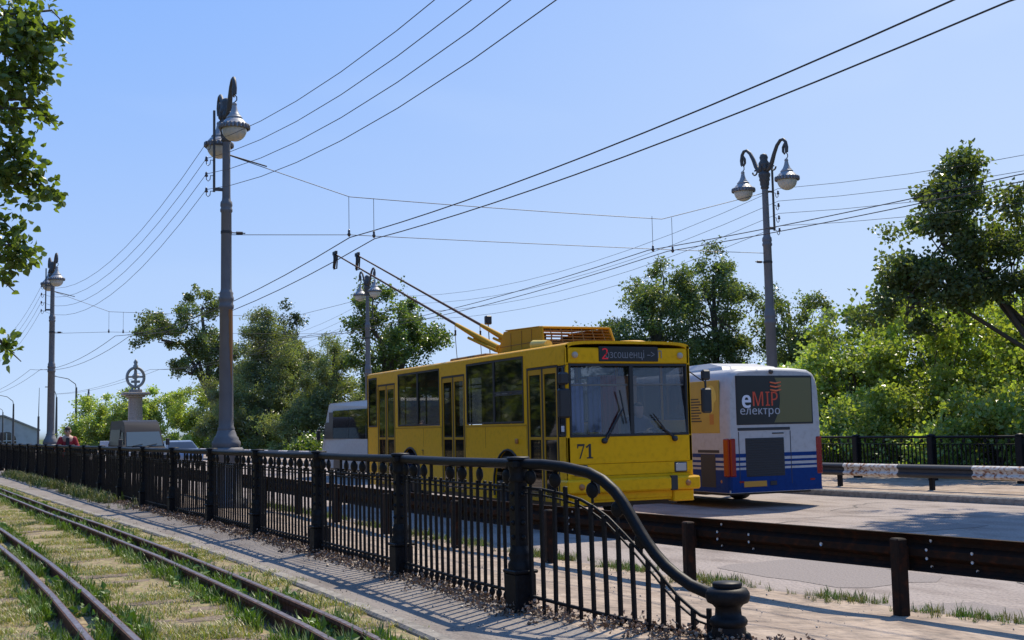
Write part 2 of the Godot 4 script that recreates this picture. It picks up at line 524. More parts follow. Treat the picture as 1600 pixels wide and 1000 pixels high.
func make_ground() -> void:
	bumps.seed = 8
	bumps.frequency = 0.05
	# wide ground under everything, out to the horizon
	var st := st_new()
	st.set_smooth_group(1)
	quad(st, Vector3(-900, -1.7, 60), Vector3(-900, -1.7, -1500), Vector3(900, -1.7, -1500), Vector3(900, -1.7, 60))
	structure(obj("ground", st, M.meadow, self))
	strip("track_bed", M.soil, func(z): return fence_x(z) - 34.0, func(z): return walk_x(z) + 0.0, flat(0.075), flat(0.085), 5.0, -160.0, 190, 150, 0.055, 0.5)
	strip("walkway", M.walk, func(z): return walk_x(z), func(z): return fence_x(z) + 0.05, flat(0.115), flat(0.12), 5.0, -160.0, 110, 8, 0.012)
	var ws := st_new()
	var wp := []
	for i in 90:
		var z := 5.0 - i * 1.8
		wp.append(Vector3(walk_x(z) - 0.03, 0.0, z))
	sweep(ws, [[-0.04, -0.2], [-0.04, 0.1], [-0.02, 0.122], [0.07, 0.127], [0.07, -0.2]], wp)
	structure(obj("walkway_edge", ws, M.kerb, self))
	strip("path", M.path, func(z): return fence_x(z) + 0.05, func(z): return guard_x(z) + 0.28, flat(0.12), flat(0.04), 5.0, -160.0, 130, 26, 0.045, 1.0)
	strip("verge", M.path, func(z): return guard_x(z) + 0.28, func(z): return guard_x(z) + 0.75, flat(0.04), flat(-0.152), 5.0, -160.0, 110, 6, 0.03)
	var road := strip("road", M.road, func(z): return guard_x(z) + 0.7, func(z): return kerb_x(z) + 0.02, flat(-0.15), flat(-0.15), 8.0, -420.0, 130, 12, 0.0)
	rng.seed = 66
	for e in [[9.4, -11.6, 1.6, 2.6], [14.6, -15.6, 2.2, 1.4], [8.6, -8.4, 0.9, 1.3], [12.2, -13.6, 1.2, 3.2]]:
		var ps := st_new()
		ps.set_smooth_group(1)
		var ring := []
		for k in 18:
			var a := TAU * k / 18
			var sq := 1.0 / maxf(absf(cos(a)), absf(sin(a)))
			ring.append(V(e[0] + cos(a) * sq * e[2] * 0.5 * rng.randf_range(0.92, 1.06), -0.146, e[1] + sin(a) * sq * e[3] * 0.5 * rng.randf_range(0.92, 1.06)))
		for k in 18:
			tri(ps, V(e[0], -0.146, e[1]), ring[k], ring[(k + 1) % 18])
		obj("asphalt_patch", ps, M.patch, road)
	for c in 9:
		var p := V(rng.randf_range(8.2, 17.0), -0.1455, rng.randf_range(-20.0, -7.5))
		var cs := st_new()
		cs.set_smooth_group(1)
		var dir := rng.randf() * TAU
		for k in 16:
			var q := p + V(cos(dir), 0, sin(dir)) * rng.randf_range(0.15, 0.35)
			var n := (q - p).cross(Vector3.UP).normalized() * rng.randf_range(0.008, 0.02)
			quad(cs, p - n, p + n, q + n, q - n)
			p = q
			dir += rng.randfn() * 0.4
		obj("tar_seam", cs, M.tar, road)
	var ks := st_new()
	var kp := []
	for i in 70:
		var z := 6.0 - i * 2.4
		kp.append(Vector3(kerb_x(z), 0.0, z))
	sweep(ks, [[0.0, -0.3], [0.0, -0.03], [0.03, 0.0], [0.2, 0.004], [0.2, -0.3]], kp)
	structure(obj("kerb", ks, M.kerb, self))
	strip("pavement", M.path, func(z): return kerb_x(z) + 0.18, func(z): return kerb_x(z) + 5.6, flat(-0.01), flat(0.0), 6.0, -160.0, 80, 14, 0.02)
	strip("bank", M.meadow, func(z): return kerb_x(z) + 5.55, func(z): return kerb_x(z) + 13.0, flat(0.0), flat(-1.72), 6.0, -160.0, 50, 8, 0.15)

# ---------------------------------------------------------------- tram track
func make_track() -> void:
	var t := thing("tram_track", "overgrown tram track of four interlaced rusty rails on wooden sleepers", "tram track")
	var prof := [[-0.065, -0.15], [-0.065, -0.137], [-0.012, -0.115], [-0.01, -0.045], [-0.034, -0.034], [-0.034, -0.004], [-0.026, 0.0], [0.026, 0.0], [0.034, -0.004], [0.034, -0.034], [0.01, -0.045], [0.012, -0.115], [0.065, -0.137], [0.065, -0.15]]
	prof.reverse()
	for off in [-1.52, -1.22, 0.0, 0.3]:
		var path := []
		for i in 62:
			var z := 3.0 - i * 1.5 - (maxf(0, i - 40) * 1.5)
			path.append(Vector3(rail_x(z, off), 0.21, z))
		var st := st_new()
		sweep(st, prof, path)
		var r := obj("rail", st, M.rail_side, t)
		var hs := st_new()
		sweep(hs, [[0.022, 0.0025], [0.022, -0.002], [-0.022, -0.002], [-0.022, 0.0025]], path)
		obj("running_surface", hs, M.rail_top, r)
	var meshes := []
	rng.seed = 5
	for v in 5:
		var st := st_new()
		box(st, Vector3.ZERO, Vector3(2.75 + rng.randf_range(-0.1, 0.1), 0.14, 0.235), 0.018)
		for k in 3:
			box(st, Vector3(rng.randf_range(-1.2, 1.2), 0.066, rng.randf_range(-0.08, 0.08)), Vector3(rng.randf_range(0.3, 0.9), 0.014, 0.03), 0.004)
		meshes.append(done(st))
	for i in 74:
		var z := 0.0 - i * 0.62
		var o := put("sleeper", meshes[rng.randi() % 5], M.sleeper, t)
		o.position = Vector3(rail_x(z, -0.6) + rng.randf_range(-0.08, 0.08), 0.0 + rng.randf_range(0.0, 0.028), z)
		o.rotation = Vector3(rng.randf_range(-0.02, 0.02), 0.05 + rng.randf_range(-0.03, 0.03), rng.randf_range(-0.006, 0.006))

# ---------------------------------------------------------------- iron railing
func post_mesh() -> ArrayMesh:
	var st := st_new()
	# concrete foot, base block, fluted shaft with beads, cap
	box(st, Vector3(0, 0.16, 0), Vector3(0.2, 0.32, 0.2), 0.012)
	box(st, Vector3(0, 0.335, 0), Vector3(0.225, 0.03, 0.225), 0.008)
	box(st, Vector3(0, 0.78, 0), Vector3(0.125, 0.9, 0.125), 0.02)
	lathe(st, Vector3(0, 0.35, 0), [[0.105, 0.0], [0.105, 0.05], [0.085, 0.08], [0.1, 0.12], [0.085, 0.16], [0.075, 0.2]], 14)
	lathe(st, Vector3(0, 1.08, 0), [[0.075, 0.0], [0.09, 0.02], [0.075, 0.05], [0.08, 0.1], [0.09, 0.14]], 14)
	box(st, Vector3(0, 1.235, 0), Vector3(0.17, 0.1, 0.17), 0.03)
	lathe(st, Vector3(0, 1.27, 0), [[0.1, 0.0], [0.1, 0.018], [0.09, 0.025], [0.0, 0.03]], 16)
	for s in [-1, 1]:
		for k in 5:
			lathe(st, Vector3(0.0, 0.5 + k * 0.12, s * 0.062), [[0.0, -0.025], [0.02, -0.012], [0.024, 0.0], [0.02, 0.012], [0.0, 0.025]], 8)
			lathe(st, Vector3(s * 0.062, 0.5 + k * 0.12, 0.0), [[0.0, -0.025], [0.02, -0.012], [0.024, 0.0], [0.02, 0.012], [0.0, 0.025]], 8)
	return done(st)

func bar_mesh(h: float) -> ArrayMesh:
	var st := st_new()
	box(st, Vector3(0, h * 0.5, 0), Vector3(0.026, h, 0.03), 0.004)
	lathe(st, Vector3(0, 0.0, 0), [[0.0, -0.13], [0.014, -0.125], [0.012, -0.09], [0.028, -0.06], [0.028, -0.04], [0.014, -0.015], [0.014, 0.0]], 7)
	return done(st)

func disc_mesh() -> ArrayMesh:
	var st := st_new()
	var prof := []
	for k in 9:
		var a := -PI / 2 + PI * k / 8
		prof.append([cos(a) * 0.066, sin(a) * 0.03])
	lathe(st, Vector3.ZERO, prof, 14, Basis(Vector3.RIGHT, PI / 2) * Basis())
	lathe(st, Vector3(0, 0.075, 0), [[0.012, -0.02], [0.012, 0.03]], 6)
	lathe(st, Vector3(0, -0.085, 0), [[0.012, -0.02], [0.012, 0.03]], 6)
	return done(st)

func make_railing() -> void:
	var t := thing("iron_railing", "black cast iron railing with medallions, sweeping down to a ball end post", "railing")
	var pm := post_mesh()
	var bm := bar_mesh(0.92)
	var dm := disc_mesh()
	var far := st_new()
	var bars := 0
	rng.seed = 21
	var n := 30
	var pts := []
	for i in n:
		var z := -9.24 - i * 2.88
		pts.append(Vector3(fence_x(z), 0.12, z))
	for i in n:
		var p := put("post", pm, M.iron, t)
		p.position = pts[i]
		p.rotation.y = 0.05 + rng.randf_range(-0.02, 0.02)
		if i == n - 1:
			break
		var a: Vector3 = pts[i]
		var b: Vector3 = pts[i + 1]
		var ang := atan2(-(b - a).x, -(b - a).z)
		var up := Vector3.UP
		for r in [["top_rail", 1.235, 0.043, 12], ["frieze_rail", 1.04, 0.013, 6], ["frieze_rail", 1.0, 0.009, 6], ["bottom_rail", 0.15, 0.016, 6]]:
			var s := st_new()
			tube(s, [a + up * r[1], a.lerp(b, 0.5) + up * (r[1] - rng.randf_range(0.0, 0.012)), b + up * r[1]], [r[2]], r[3])
			obj(r[0], s, M.iron, t)
		for k in range(1, 20):
			var q := a.lerp(b, k / 20.0) + up * 0.15
			if bars < 300 and i < 15:
				var o := put("baluster", bm, M.iron, t)
				o.position = q
				o.rotation = Vector3(rng.randf_range(-0.012, 0.012), ang, rng.randf_range(-0.012, 0.012))
				bars += 1
			else:
				box(far, q + up * 0.46, Vector3(0.026, 0.92, 0.03), 0.0)
		var gaps := [0.08, 0.18, 0.28, 0.42, 0.52, 0.62, 0.76, 0.86, 0.94]
		for g in gaps:
			if rng.randf() < 0.16:
				continue
			var q := a.lerp(b, g) + up * 1.125
			if i < 18:
				var o := put("medallion", dm, M.iron, t)
				o.position = q
				o.rotation.y = ang + PI / 2 + rng.randf_range(-0.3, 0.3)
			else:
				box(far, q, Vector3(0.03, 0.12, 0.11), 0.02)
		for g in [0.35, 0.69]:
			box(far, a.lerp(b, g) + up * 1.13, Vector3(0.028, 0.2, 0.028), 0.0)
	var fo := obj("far_balusters", far, M.iron, t)
	fo.set_meta("kind", "stuff")
	# the end bay that sweeps down to the last post
	var A := Vector3(4.28, 0, -9.24)
	var D := Vector3(4.91 - 4.28, 0, -7.16 + 9.24).normalized()
	var top := [[0.0, 1.355], [0.3, 1.352], [0.55, 1.335], [0.85, 1.29], [1.0, 1.235], [1.13, 1.15], [1.21, 1.07], [1.28, 0.985], [1.36, 0.88], [1.44, 0.785], [1.53, 0.695], [1.63, 0.615], [1.74, 0.55], [1.87, 0.49], [2.05, 0.445], [2.2, 0.44]]
	var sec := [[0.05, 1.158], [0.3, 1.145], [0.54, 1.115], [0.75, 1.075], [0.9, 1.02], [1.05, 0.945], [1.21, 0.83], [1.33, 0.74], [1.44, 0.65], [1.54, 0.57], [1.63, 0.49], [1.74, 0.4], [1.86, 0.33], [1.95, 0.285], [2.1, 0.26]]
	var low := [[0.05, 0.262], [0.51, 0.225], [1.15, 0.18], [1.73, 0.15], [2.15, 0.135]]
	var curve := func(c: Array, r: float, sides: int, called: String) -> void:
		var p := []
		for e in c:
			p.append(A + D * e[0] + Vector3.UP * e[1])
		var s := st_new()
		tube(s, p, [r], sides)
		obj(called, s, M.iron, t)
	curve.call(top, 0.045, 14, "top_rail")
	curve.call(sec, 0.013, 6, "frieze_rail")
	var sec2 := []
	for e in sec:
		sec2.append([e[0] - 0.02, e[1] - 0.045])
	curve.call(sec2, 0.009, 6, "frieze_rail")
	curve.call(low, 0.016, 6, "bottom_rail")
	var at := func(c: Array, s: float) -> float:
		for i in c.size() - 1:
			if s <= c[i + 1][0]:
				return lerpf(c[i][1], c[i + 1][1], clampf((s - c[i][0]) / (c[i + 1][0] - c[i][0]), 0, 1))
		return c[c.size() - 1][1]
	for k in 14:
		var s := 0.14 + k * 0.145
		var y0: float = at.call(low, s)
		var y1: float = at.call(sec, s)
		var over := 0.07 if k in [3, 13] else 0.0
		var st := st_new()
		box(st, Vector3(0, (y1 - y0 + over) * 0.5, 0), Vector3(0.03, y1 - y0 + over, 0.034), 0.004)
		box(st, Vector3(0, -0.07, 0), Vector3(0.026, 0.14, 0.026), 0.004)
		var o := obj("baluster", st, M.iron, t)
		o.position = A + D * s + Vector3.UP * y0
		o.rotation = Vector3(rng.randf_range(-0.012, 0.012), atan2(D.x, D.z), rng.randf_range(-0.015, 0.015))
	for e in [[0.12, 0.0], [0.42, 0.0], [0.85, 0.0], [1.12, 0.0], [1.36, 0.0]]:
		var s: float = e[0]
		var o := put("medallion", dm, M.iron, t)
		o.position = A + D * (s + 0.03) + Vector3.UP * ((at.call(top, s) + at.call(sec, s)) * 0.5 - 0.01)
		o.rotation.y = atan2(D.x, D.z) + PI / 2
	var es := st_new()
	lathe(es, Vector3.ZERO, [[0.17, -0.1], [0.17, 0.06], [0.15, 0.07], [0.15, 0.07], [0.125, 0.09], [0.115, 0.12], [0.125, 0.2], [0.115, 0.27], [0.115, 0.27], [0.13, 0.285], [0.135, 0.31], [0.12, 0.335], [0.095, 0.345], [0.09, 0.4], [0.112, 0.425], [0.145, 0.44], [0.157, 0.47], [0.155, 0.505], [0.135, 0.535], [0.1, 0.542], [0.1, 0.542], [0.106, 0.568], [0.098, 0.578], [0.0, 0.58]], 28)
	for k in 4:
		var an := k * PI / 2 + 0.6
		lathe(es, Vector3(cos(an) * 0.12, 0.17, sin(an) * 0.12), [[0.0, -0.07], [0.03, -0.05], [0.045, 0.0], [0.03, 0.05], [0.0, 0.07]], 10)
	var ep := obj("end_post", es, M.iron, t)
	ep.position = A + D * 2.2 + Vector3.UP * -0.035

# ---------------------------------------------------------------- guard rails
func beam_profile() -> Array:
	# W section, mid height 0, 3 mm sheet drawn 12 mm thick
	var line := [[0.0, -0.155], [0.045, -0.13], [0.07, -0.1], [0.07, -0.07], [0.012, -0.03], [0.012, 0.03], [0.07, 0.07], [0.07, 0.1], [0.045, 0.13], [0.0, 0.155]]
	var p := []
	for e in line:
		p.append([e[0], e[1]])
	line.reverse()
	for e in line:
		p.append([e[0] - 0.012, e[1] * 0.97])
	return p

func make_guards() -> void:
	var t := thing("crash_barrier", "dark rusty steel crash barrier between the dusty path and the road", "crash barrier")
	var prof := beam_profile()
	var zs := [-6.62, -7.76, -9.0, -10.28, -11.6, -12.8, -14.0, -15.3]
	for i in 17:
		zs.append(-18.0 - i * 2.6)
	var path := []
	for z in zs:
		path.append(Vector3(guard_x(z), 0.565, z))
	var st := st_new()
	sweep(st, prof, path)
	obj("beam", st, M.beam_dark, t)
	# the flared end piece, its corner cut
	var es := st_new()
	slab(es, PackedVector2Array([Vector2(0, -0.15), Vector2(0.3, -0.15), Vector2(0.3, 0.03), Vector2(0.12, 0.15), Vector2(0, 0.155)]), path[0] + Vector3(0.01, 0, 0), Vector3(0.16, 0, 0.98).normalized(), Vector3.UP, Vector3(0.98, 0, -0.16).normalized(), 0.012)
	obj("end_piece", es, M.beam_dark, t)
	var pz := [-7.76, -10.28]
	for i in 16:
		pz.append(-12.8 - i * 2.52)
	var ps := st_new()
	box(ps, Vector3(-0.055, 0.23, 0), Vector3(0.1, 0.86, 0.12), 0.012)
	box(ps, Vector3(0.0, 0.5, 0), Vector3(0.03, 0.2, 0.09), 0.006)
	var pmesh := done(ps)
	for z in pz:
		var o := put("post", pmesh, M.beam_dark, t)
		o.position = Vector3(guard_x(z) - 0.02, 0.02, z)
		o.rotation.y = -0.15 if z > -14 else -0.05
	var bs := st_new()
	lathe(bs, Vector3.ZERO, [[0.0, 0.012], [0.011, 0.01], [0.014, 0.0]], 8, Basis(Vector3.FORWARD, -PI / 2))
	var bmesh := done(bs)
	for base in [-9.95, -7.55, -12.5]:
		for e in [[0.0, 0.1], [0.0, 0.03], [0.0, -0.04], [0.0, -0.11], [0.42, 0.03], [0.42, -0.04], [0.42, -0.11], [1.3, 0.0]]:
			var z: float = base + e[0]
			var o := put("lit_hole_dot", bmesh, M.lit_hole_dot, t)  # pale disc painted in place of a hole with bright road behind
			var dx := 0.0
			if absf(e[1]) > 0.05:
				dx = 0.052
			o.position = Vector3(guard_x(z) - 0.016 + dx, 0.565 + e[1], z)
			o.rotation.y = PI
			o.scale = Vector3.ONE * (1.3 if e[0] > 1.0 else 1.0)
	# the far barrier, painted black and white
	var f := thing("crash_barrier", "black and white banded crash barrier along the far kerb with rust on its white bands", "crash barrier")
	var z := -3.0
	var k := 0
	while z > -110.0:
		var ln: float = [1.75, 2.1][k % 2]
		var pth := []
		for j in 3:
			var zz := z - ln * j / 2.0
			pth.append(Vector3(kerb_x(zz) + 1.3, 0.43, zz))
		pth.reverse()
		var s := st_new()
		var pr := beam_profile()
		sweep(s, pr, pth)
		obj("white_band" if k % 2 == 0 else "black_band", s, M.beam_white if k % 2 == 0 else M.beam_black, f)
		z -= ln
		k += 1
	for i in 36:
		var zz := -4.0 - i * 2.9
		var o := put("post", pmesh, M.iron, f)
		o.position = Vector3(kerb_x(zz) + 1.36, -0.12, zz)
		o.rotation.y = PI

func make_far_railing() -> void:
	var t := thing("iron_railing", "black iron railing behind the banded barrier in front of the green bushes", "railing")
	var ps := st_new()
	box(ps, Vector3(0, 0.6, 0), Vector3(0.2, 1.2, 0.2), 0.02)
	lathe(ps, Vector3(0, 1.2, 0), [[0.12, 0.0], [0.12, 0.025], [0.05, 0.05], [0.0, 0.06]], 12)
	var pm := done(ps)
	var bs := st_new()
	box(bs, Vector3(0, 0.55, 0), Vector3(0.026, 0.86, 0.03), 0.0)
	var bm := done(bs)
	var far := st_new()
	var bars := 0
	var n := 22
	var pts := []
	for i in n:
		var z := -8.0 - i * 2.75
		pts.append(Vector3(kerb_x(z) + 4.75, -0.005, z))
	for i in n:
		var p := put("post", pm, M.iron, t)
		p.position = pts[i]
		if i == n - 1:
			break
		var a: Vector3 = pts[i]
		var b: Vector3 = pts[i + 1]
		for r in [["top_rail", 1.17, 0.035], ["frieze_rail", 0.98, 0.014], ["bottom_rail", 0.14, 0.016]]:
			var s := st_new()
			tube(s, [a + Vector3.UP * r[1], b + Vector3.UP * r[1]], [r[2]], 8)
			obj(r[0], s, M.iron, t)
		for k in range(1, 20):
			var q := a.lerp(b, k / 20.0)
			if i >= 3 and i < 11 and bars < 160:
				put("baluster", bm, M.iron, t).position = q
				bars += 1
			else:
				box(far, q + Vector3.UP * 0.55, Vector3(0.026, 0.86, 0.03), 0.0)
		for g in [0.12, 0.25, 0.38, 0.62, 0.75, 0.88]:
			box(far, a.lerp(b, g) + Vector3.UP * 1.07, Vector3(0.03, 0.11, 0.1), 0.02)
	obj("far_balusters", far, M.iron, t).set_meta("kind", "stuff")

# ---------------------------------------------------------------- lamp posts
func lamp_post(at: Vector3, label: String, side: float, arm_turn: float, detail := true, stain := false) -> Node3D:
	var t := thing("lamp_post", label, "lamp post", at, 0.0, "ornate grey lamp posts along the bridge road")
	var sides := 22 if detail else 12
	var st := st_new()
	lathe(st, Vector3.ZERO, [[0.44, -0.2], [0.44, 0.18], [0.36, 0.22], [0.34, 1.1], [0.4, 1.18], [0.4, 1.24], [0.34, 1.3]], sides)
	obj("pedestal", st, M.pole, t)
	st = st_new()
	lathe(st, Vector3.ZERO, [[0.3, 1.3], [0.31, 1.36], [0.31, 1.42], [0.27, 1.47], [0.27, 1.5], [0.225, 1.56], [0.2, 1.64], [0.18, 1.68], [0.18, 1.68], [0.185, 1.72], [0.16, 1.76], [0.155, 1.95], [0.142, 4.34]], sides)
	lathe(st, Vector3.ZERO, [[0.142, 4.34], [0.142, 4.34], [0.162, 4.36], [0.168, 4.42], [0.15, 4.46], [0.15, 4.52], [0.165, 4.55], [0.165, 4.6], [0.145, 4.64], [0.155, 4.7], [0.13, 4.74], [0.12, 4.8], [0.114, 6.5]], sides)
	lathe(st, Vector3.ZERO, [[0.114, 6.5], [0.114, 6.5], [0.135, 6.53], [0.135, 6.58], [0.118, 6.61], [0.134, 6.66], [0.128, 6.74], [0.1, 6.78], [0.092, 6.85], [0.085, 8.1]], sides)
	obj("shaft", st, M.pole, t)
	st = st_new()
	lathe(st, Vector3.ZERO, [[0.085, 8.1], [0.12, 8.14], [0.105, 8.18], [0.13, 8.24], [0.125, 8.32], [0.15, 8.36], [0.14, 8.42], [0.165, 8.48], [0.165, 8.54], [0.13, 8.58], [0.12, 8.7], [0.15, 8.76], [0.15, 8.84], [0.1, 8.92], [0.12, 9.0], [0.09, 9.08], [0.0, 9.12]], sides)
	for k in 6:
		var a := TAU * k / 6
		lathe(st, Vector3(cos(a) * 0.13, 8.68, sin(a) * 0.13), [[0.0, -0.1], [0.05, -0.05], [0.06, 0.02], [0.03, 0.09], [0.0, 0.12]], 7)
	obj("capital", st, M.pole_dark, t)
	var out := Vector3(sin(arm_turn), 0, cos(arm_turn))
	for s in [-1.0, 1.0]:
		var d: Vector3 = out * s
		var path := []
		for e in [[0.08, 8.62], [0.2, 8.66], [0.32, 8.8], [0.42, 9.02], [0.54, 9.22], [0.68, 9.34], [0.8, 9.34], [0.88, 9.25], [0.91, 9.1], [0.9, 8.96]]:
			path.append(d * e[0] + Vector3.UP * e[1])
		st = st_new()
		tube(st, path, [0.075, 0.07, 0.062, 0.055, 0.05, 0.045, 0.045, 0.045, 0.05, 0.045], 8)
		var curl := []
		for k in 12:
			var a := k * 0.5
			var r := 0.11 - k * 0.007
			curl.append(d * (0.36 + cos(a) * r) + Vector3.UP * (8.72 - sin(a) * r - 0.06))
		tube(st, curl, [0.024], 6)
		var leaf := []
		for e in [[0.84, 9.22], [0.78, 9.12], [0.77, 9.0], [0.83, 8.92]]:
			leaf.append(d * e[0] + Vector3.UP * e[1])
		tube(st, leaf, [0.03, 0.04, 0.035, 0.02], 7)
		obj("arm", st, M.pole_dark, t)
		var at2: Vector3 = d * 0.88
		var lamp := Node3D.new()
		lamp.name = "lantern"
		t.add_child(lamp, true)
		lamp.position = at2 + Vector3.UP * 7.92
		st = st_new()
		tube(st, [Vector3(0, 0.86, 0), Vector3(0.05, 0.92, 0), Vector3(0.05, 0.99, 0), Vector3(0, 1.04, 0), Vector3(-0.04, 1.0, 0)], [0.014], 6)
		obj("hook", st, M.pole_dark, lamp)
		st = st_new()
		lathe(st, Vector3.ZERO, [[0.318, 0.27], [0.318, 0.27], [0.305, 0.365], [0.28, 0.375], [0.25, 0.41], [0.2, 0.47], [0.17, 0.485], [0.165, 0.5], [0.165, 0.5], [0.175, 0.515], [0.155, 0.545], [0.135, 0.55], [0.135, 0.57], [0.105, 0.6], [0.065, 0.7], [0.045, 0.8], [0.045, 0.8], [0.055, 0.81], [0.04, 0.86], [0.0, 0.87]], 24 if detail else 12)
		obj("shade", st, M.lampcap, lamp)
		if detail:
			st = st_new()
			for k in 22:
				var a := TAU * k / 22
				var c := Vector3(cos(a), 0, sin(a))
				lathe(st, c * 0.306 + Vector3.UP * 0.315, [[0.0, -0.06], [0.032, -0.045], [0.036, 0.0], [0.03, 0.05], [0.0, 0.062]], 6)
			obj("scalloped_rim", st, M.pole, lamp)
		st = st_new()
		var prof := []
		for k in 9:
			var a := -PI / 2 + (PI / 2) * k / 8
			prof.append([cos(a) * 0.27, 0.27 + sin(a) * 0.27])
		lathe(st, Vector3.ZERO, prof, 24 if detail else 12)
		obj("globe", st, M.lampglass, lamp)
	if side != 0.0:
		st = st_new()
		box(st, Vector3(side * 0.27, 7.88, 0), Vector3(0.05, 1.85, 0.05), 0.006)
		box(st, Vector3(side * 0.17, 7.02, 0), Vector3(0.2, 0.07, 0.06), 0.006)
		box(st, Vector3(side * 0.17, 8.05, 0), Vector3(0.2, 0.05, 0.05), 0.006)
		var br := obj("bracket", st, M.pole_dark, t)
		for h in [8.05, 7.7, 7.35, 7.0]:
			st = st_new()
			tube(st, [Vector3(side * 0.27, h - 0.03, 0), Vector3(side * 0.35, h - 0.03, 0), Vector3(side * 0.36, h - 0.12, 0), Vector3(side * 0.4, h - 0.16, 0), Vector3(side * 0.44, h - 0.12, 0), Vector3(side * 0.44, h - 0.05, 0)], [0.01], 6)
			lathe(st, Vector3(side * 0.44, h - 0.06, 0), [[0.0, 0.0], [0.035, 0.0], [0.04, 0.03], [0.025, 0.045], [0.03, 0.07], [0.02, 0.1], [0.0, 0.11]], 9)
			obj("insulator", st, M.insulator, br)
		st = st_new()
		lathe(st, Vector3.ZERO, [[0.125, 6.03], [0.125, 6.09]], 16)
		tube(st, [Vector3(-side * 0.1, 6.06, 0), Vector3(-side * 0.42, 6.06, 0)], [0.014, 0.014], 6)
		tube(st, [Vector3(-side * 0.22, 6.06, 0), Vector3(-side * 0.36, 6.06, 0)], [0.035, 0.035], 8)
		obj("wire_clamp", st, M.wire, t)
	if stain:
		st = st_new()
		st.set_smooth_group(2)
		var n := 10
		for k in 14:
			for j in n:
				var y0 := 4.33 - k * 0.12
				var y1 := y0 - 0.12
				var w0 := 0.4 * (1.0 - pow(k / 14.0, 2.0)) * (1.0 + 0.16 * sin(k * 2.3))
				var w1 := 0.4 * (1.0 - pow((k + 1) / 14.0, 2.0)) * (1.0 + 0.16 * sin((k + 1) * 2.3))
				var c := 0.98
				var rr := func(y: float) -> float: return 0.1445 + (4.34 - y) * 0.0055
				var pt := func(y: float, w: float, u: float) -> Vector3: return Vector3(cos(c + w * u) * rr.call(y), y, sin(c + w * u) * rr.call(y))
				var u0 := -1.0 + 2.0 * j / n
				var u1 := -1.0 + 2.0 * (j + 1) / n
				quad(st, pt.call(y0, w0, u0), pt.call(y0, w0, u1), pt.call(y1, w1, u1), pt.call(y1, w1, u0))
		obj("rust_stain", st, M.ruststain, t)
	return t

func wire(called: String, label: String, category: String, group: String, pts: Array, sag: float, r := 0.0065, m: Material = null) -> void:
	var path := []
	for i in pts.size() - 1:
		var a: Vector3 = pts[i]
		var b: Vector3 = pts[i + 1]
		var n := 12
		var s := sag * minf(1.0, a.distance_squared_to(b) / 780.0)
		for k in n:
			var t := float(k) / n
			path.append(a.lerp(b, t) - Vector3.UP * s * 4.0 * t * (1.0 - t))
	path.append(pts[pts.size() - 1])
	var st := st_new()
	tube(st, path, [r], 5)
	tag(obj(called, st, m if m else M.wire, self), label, category, group)

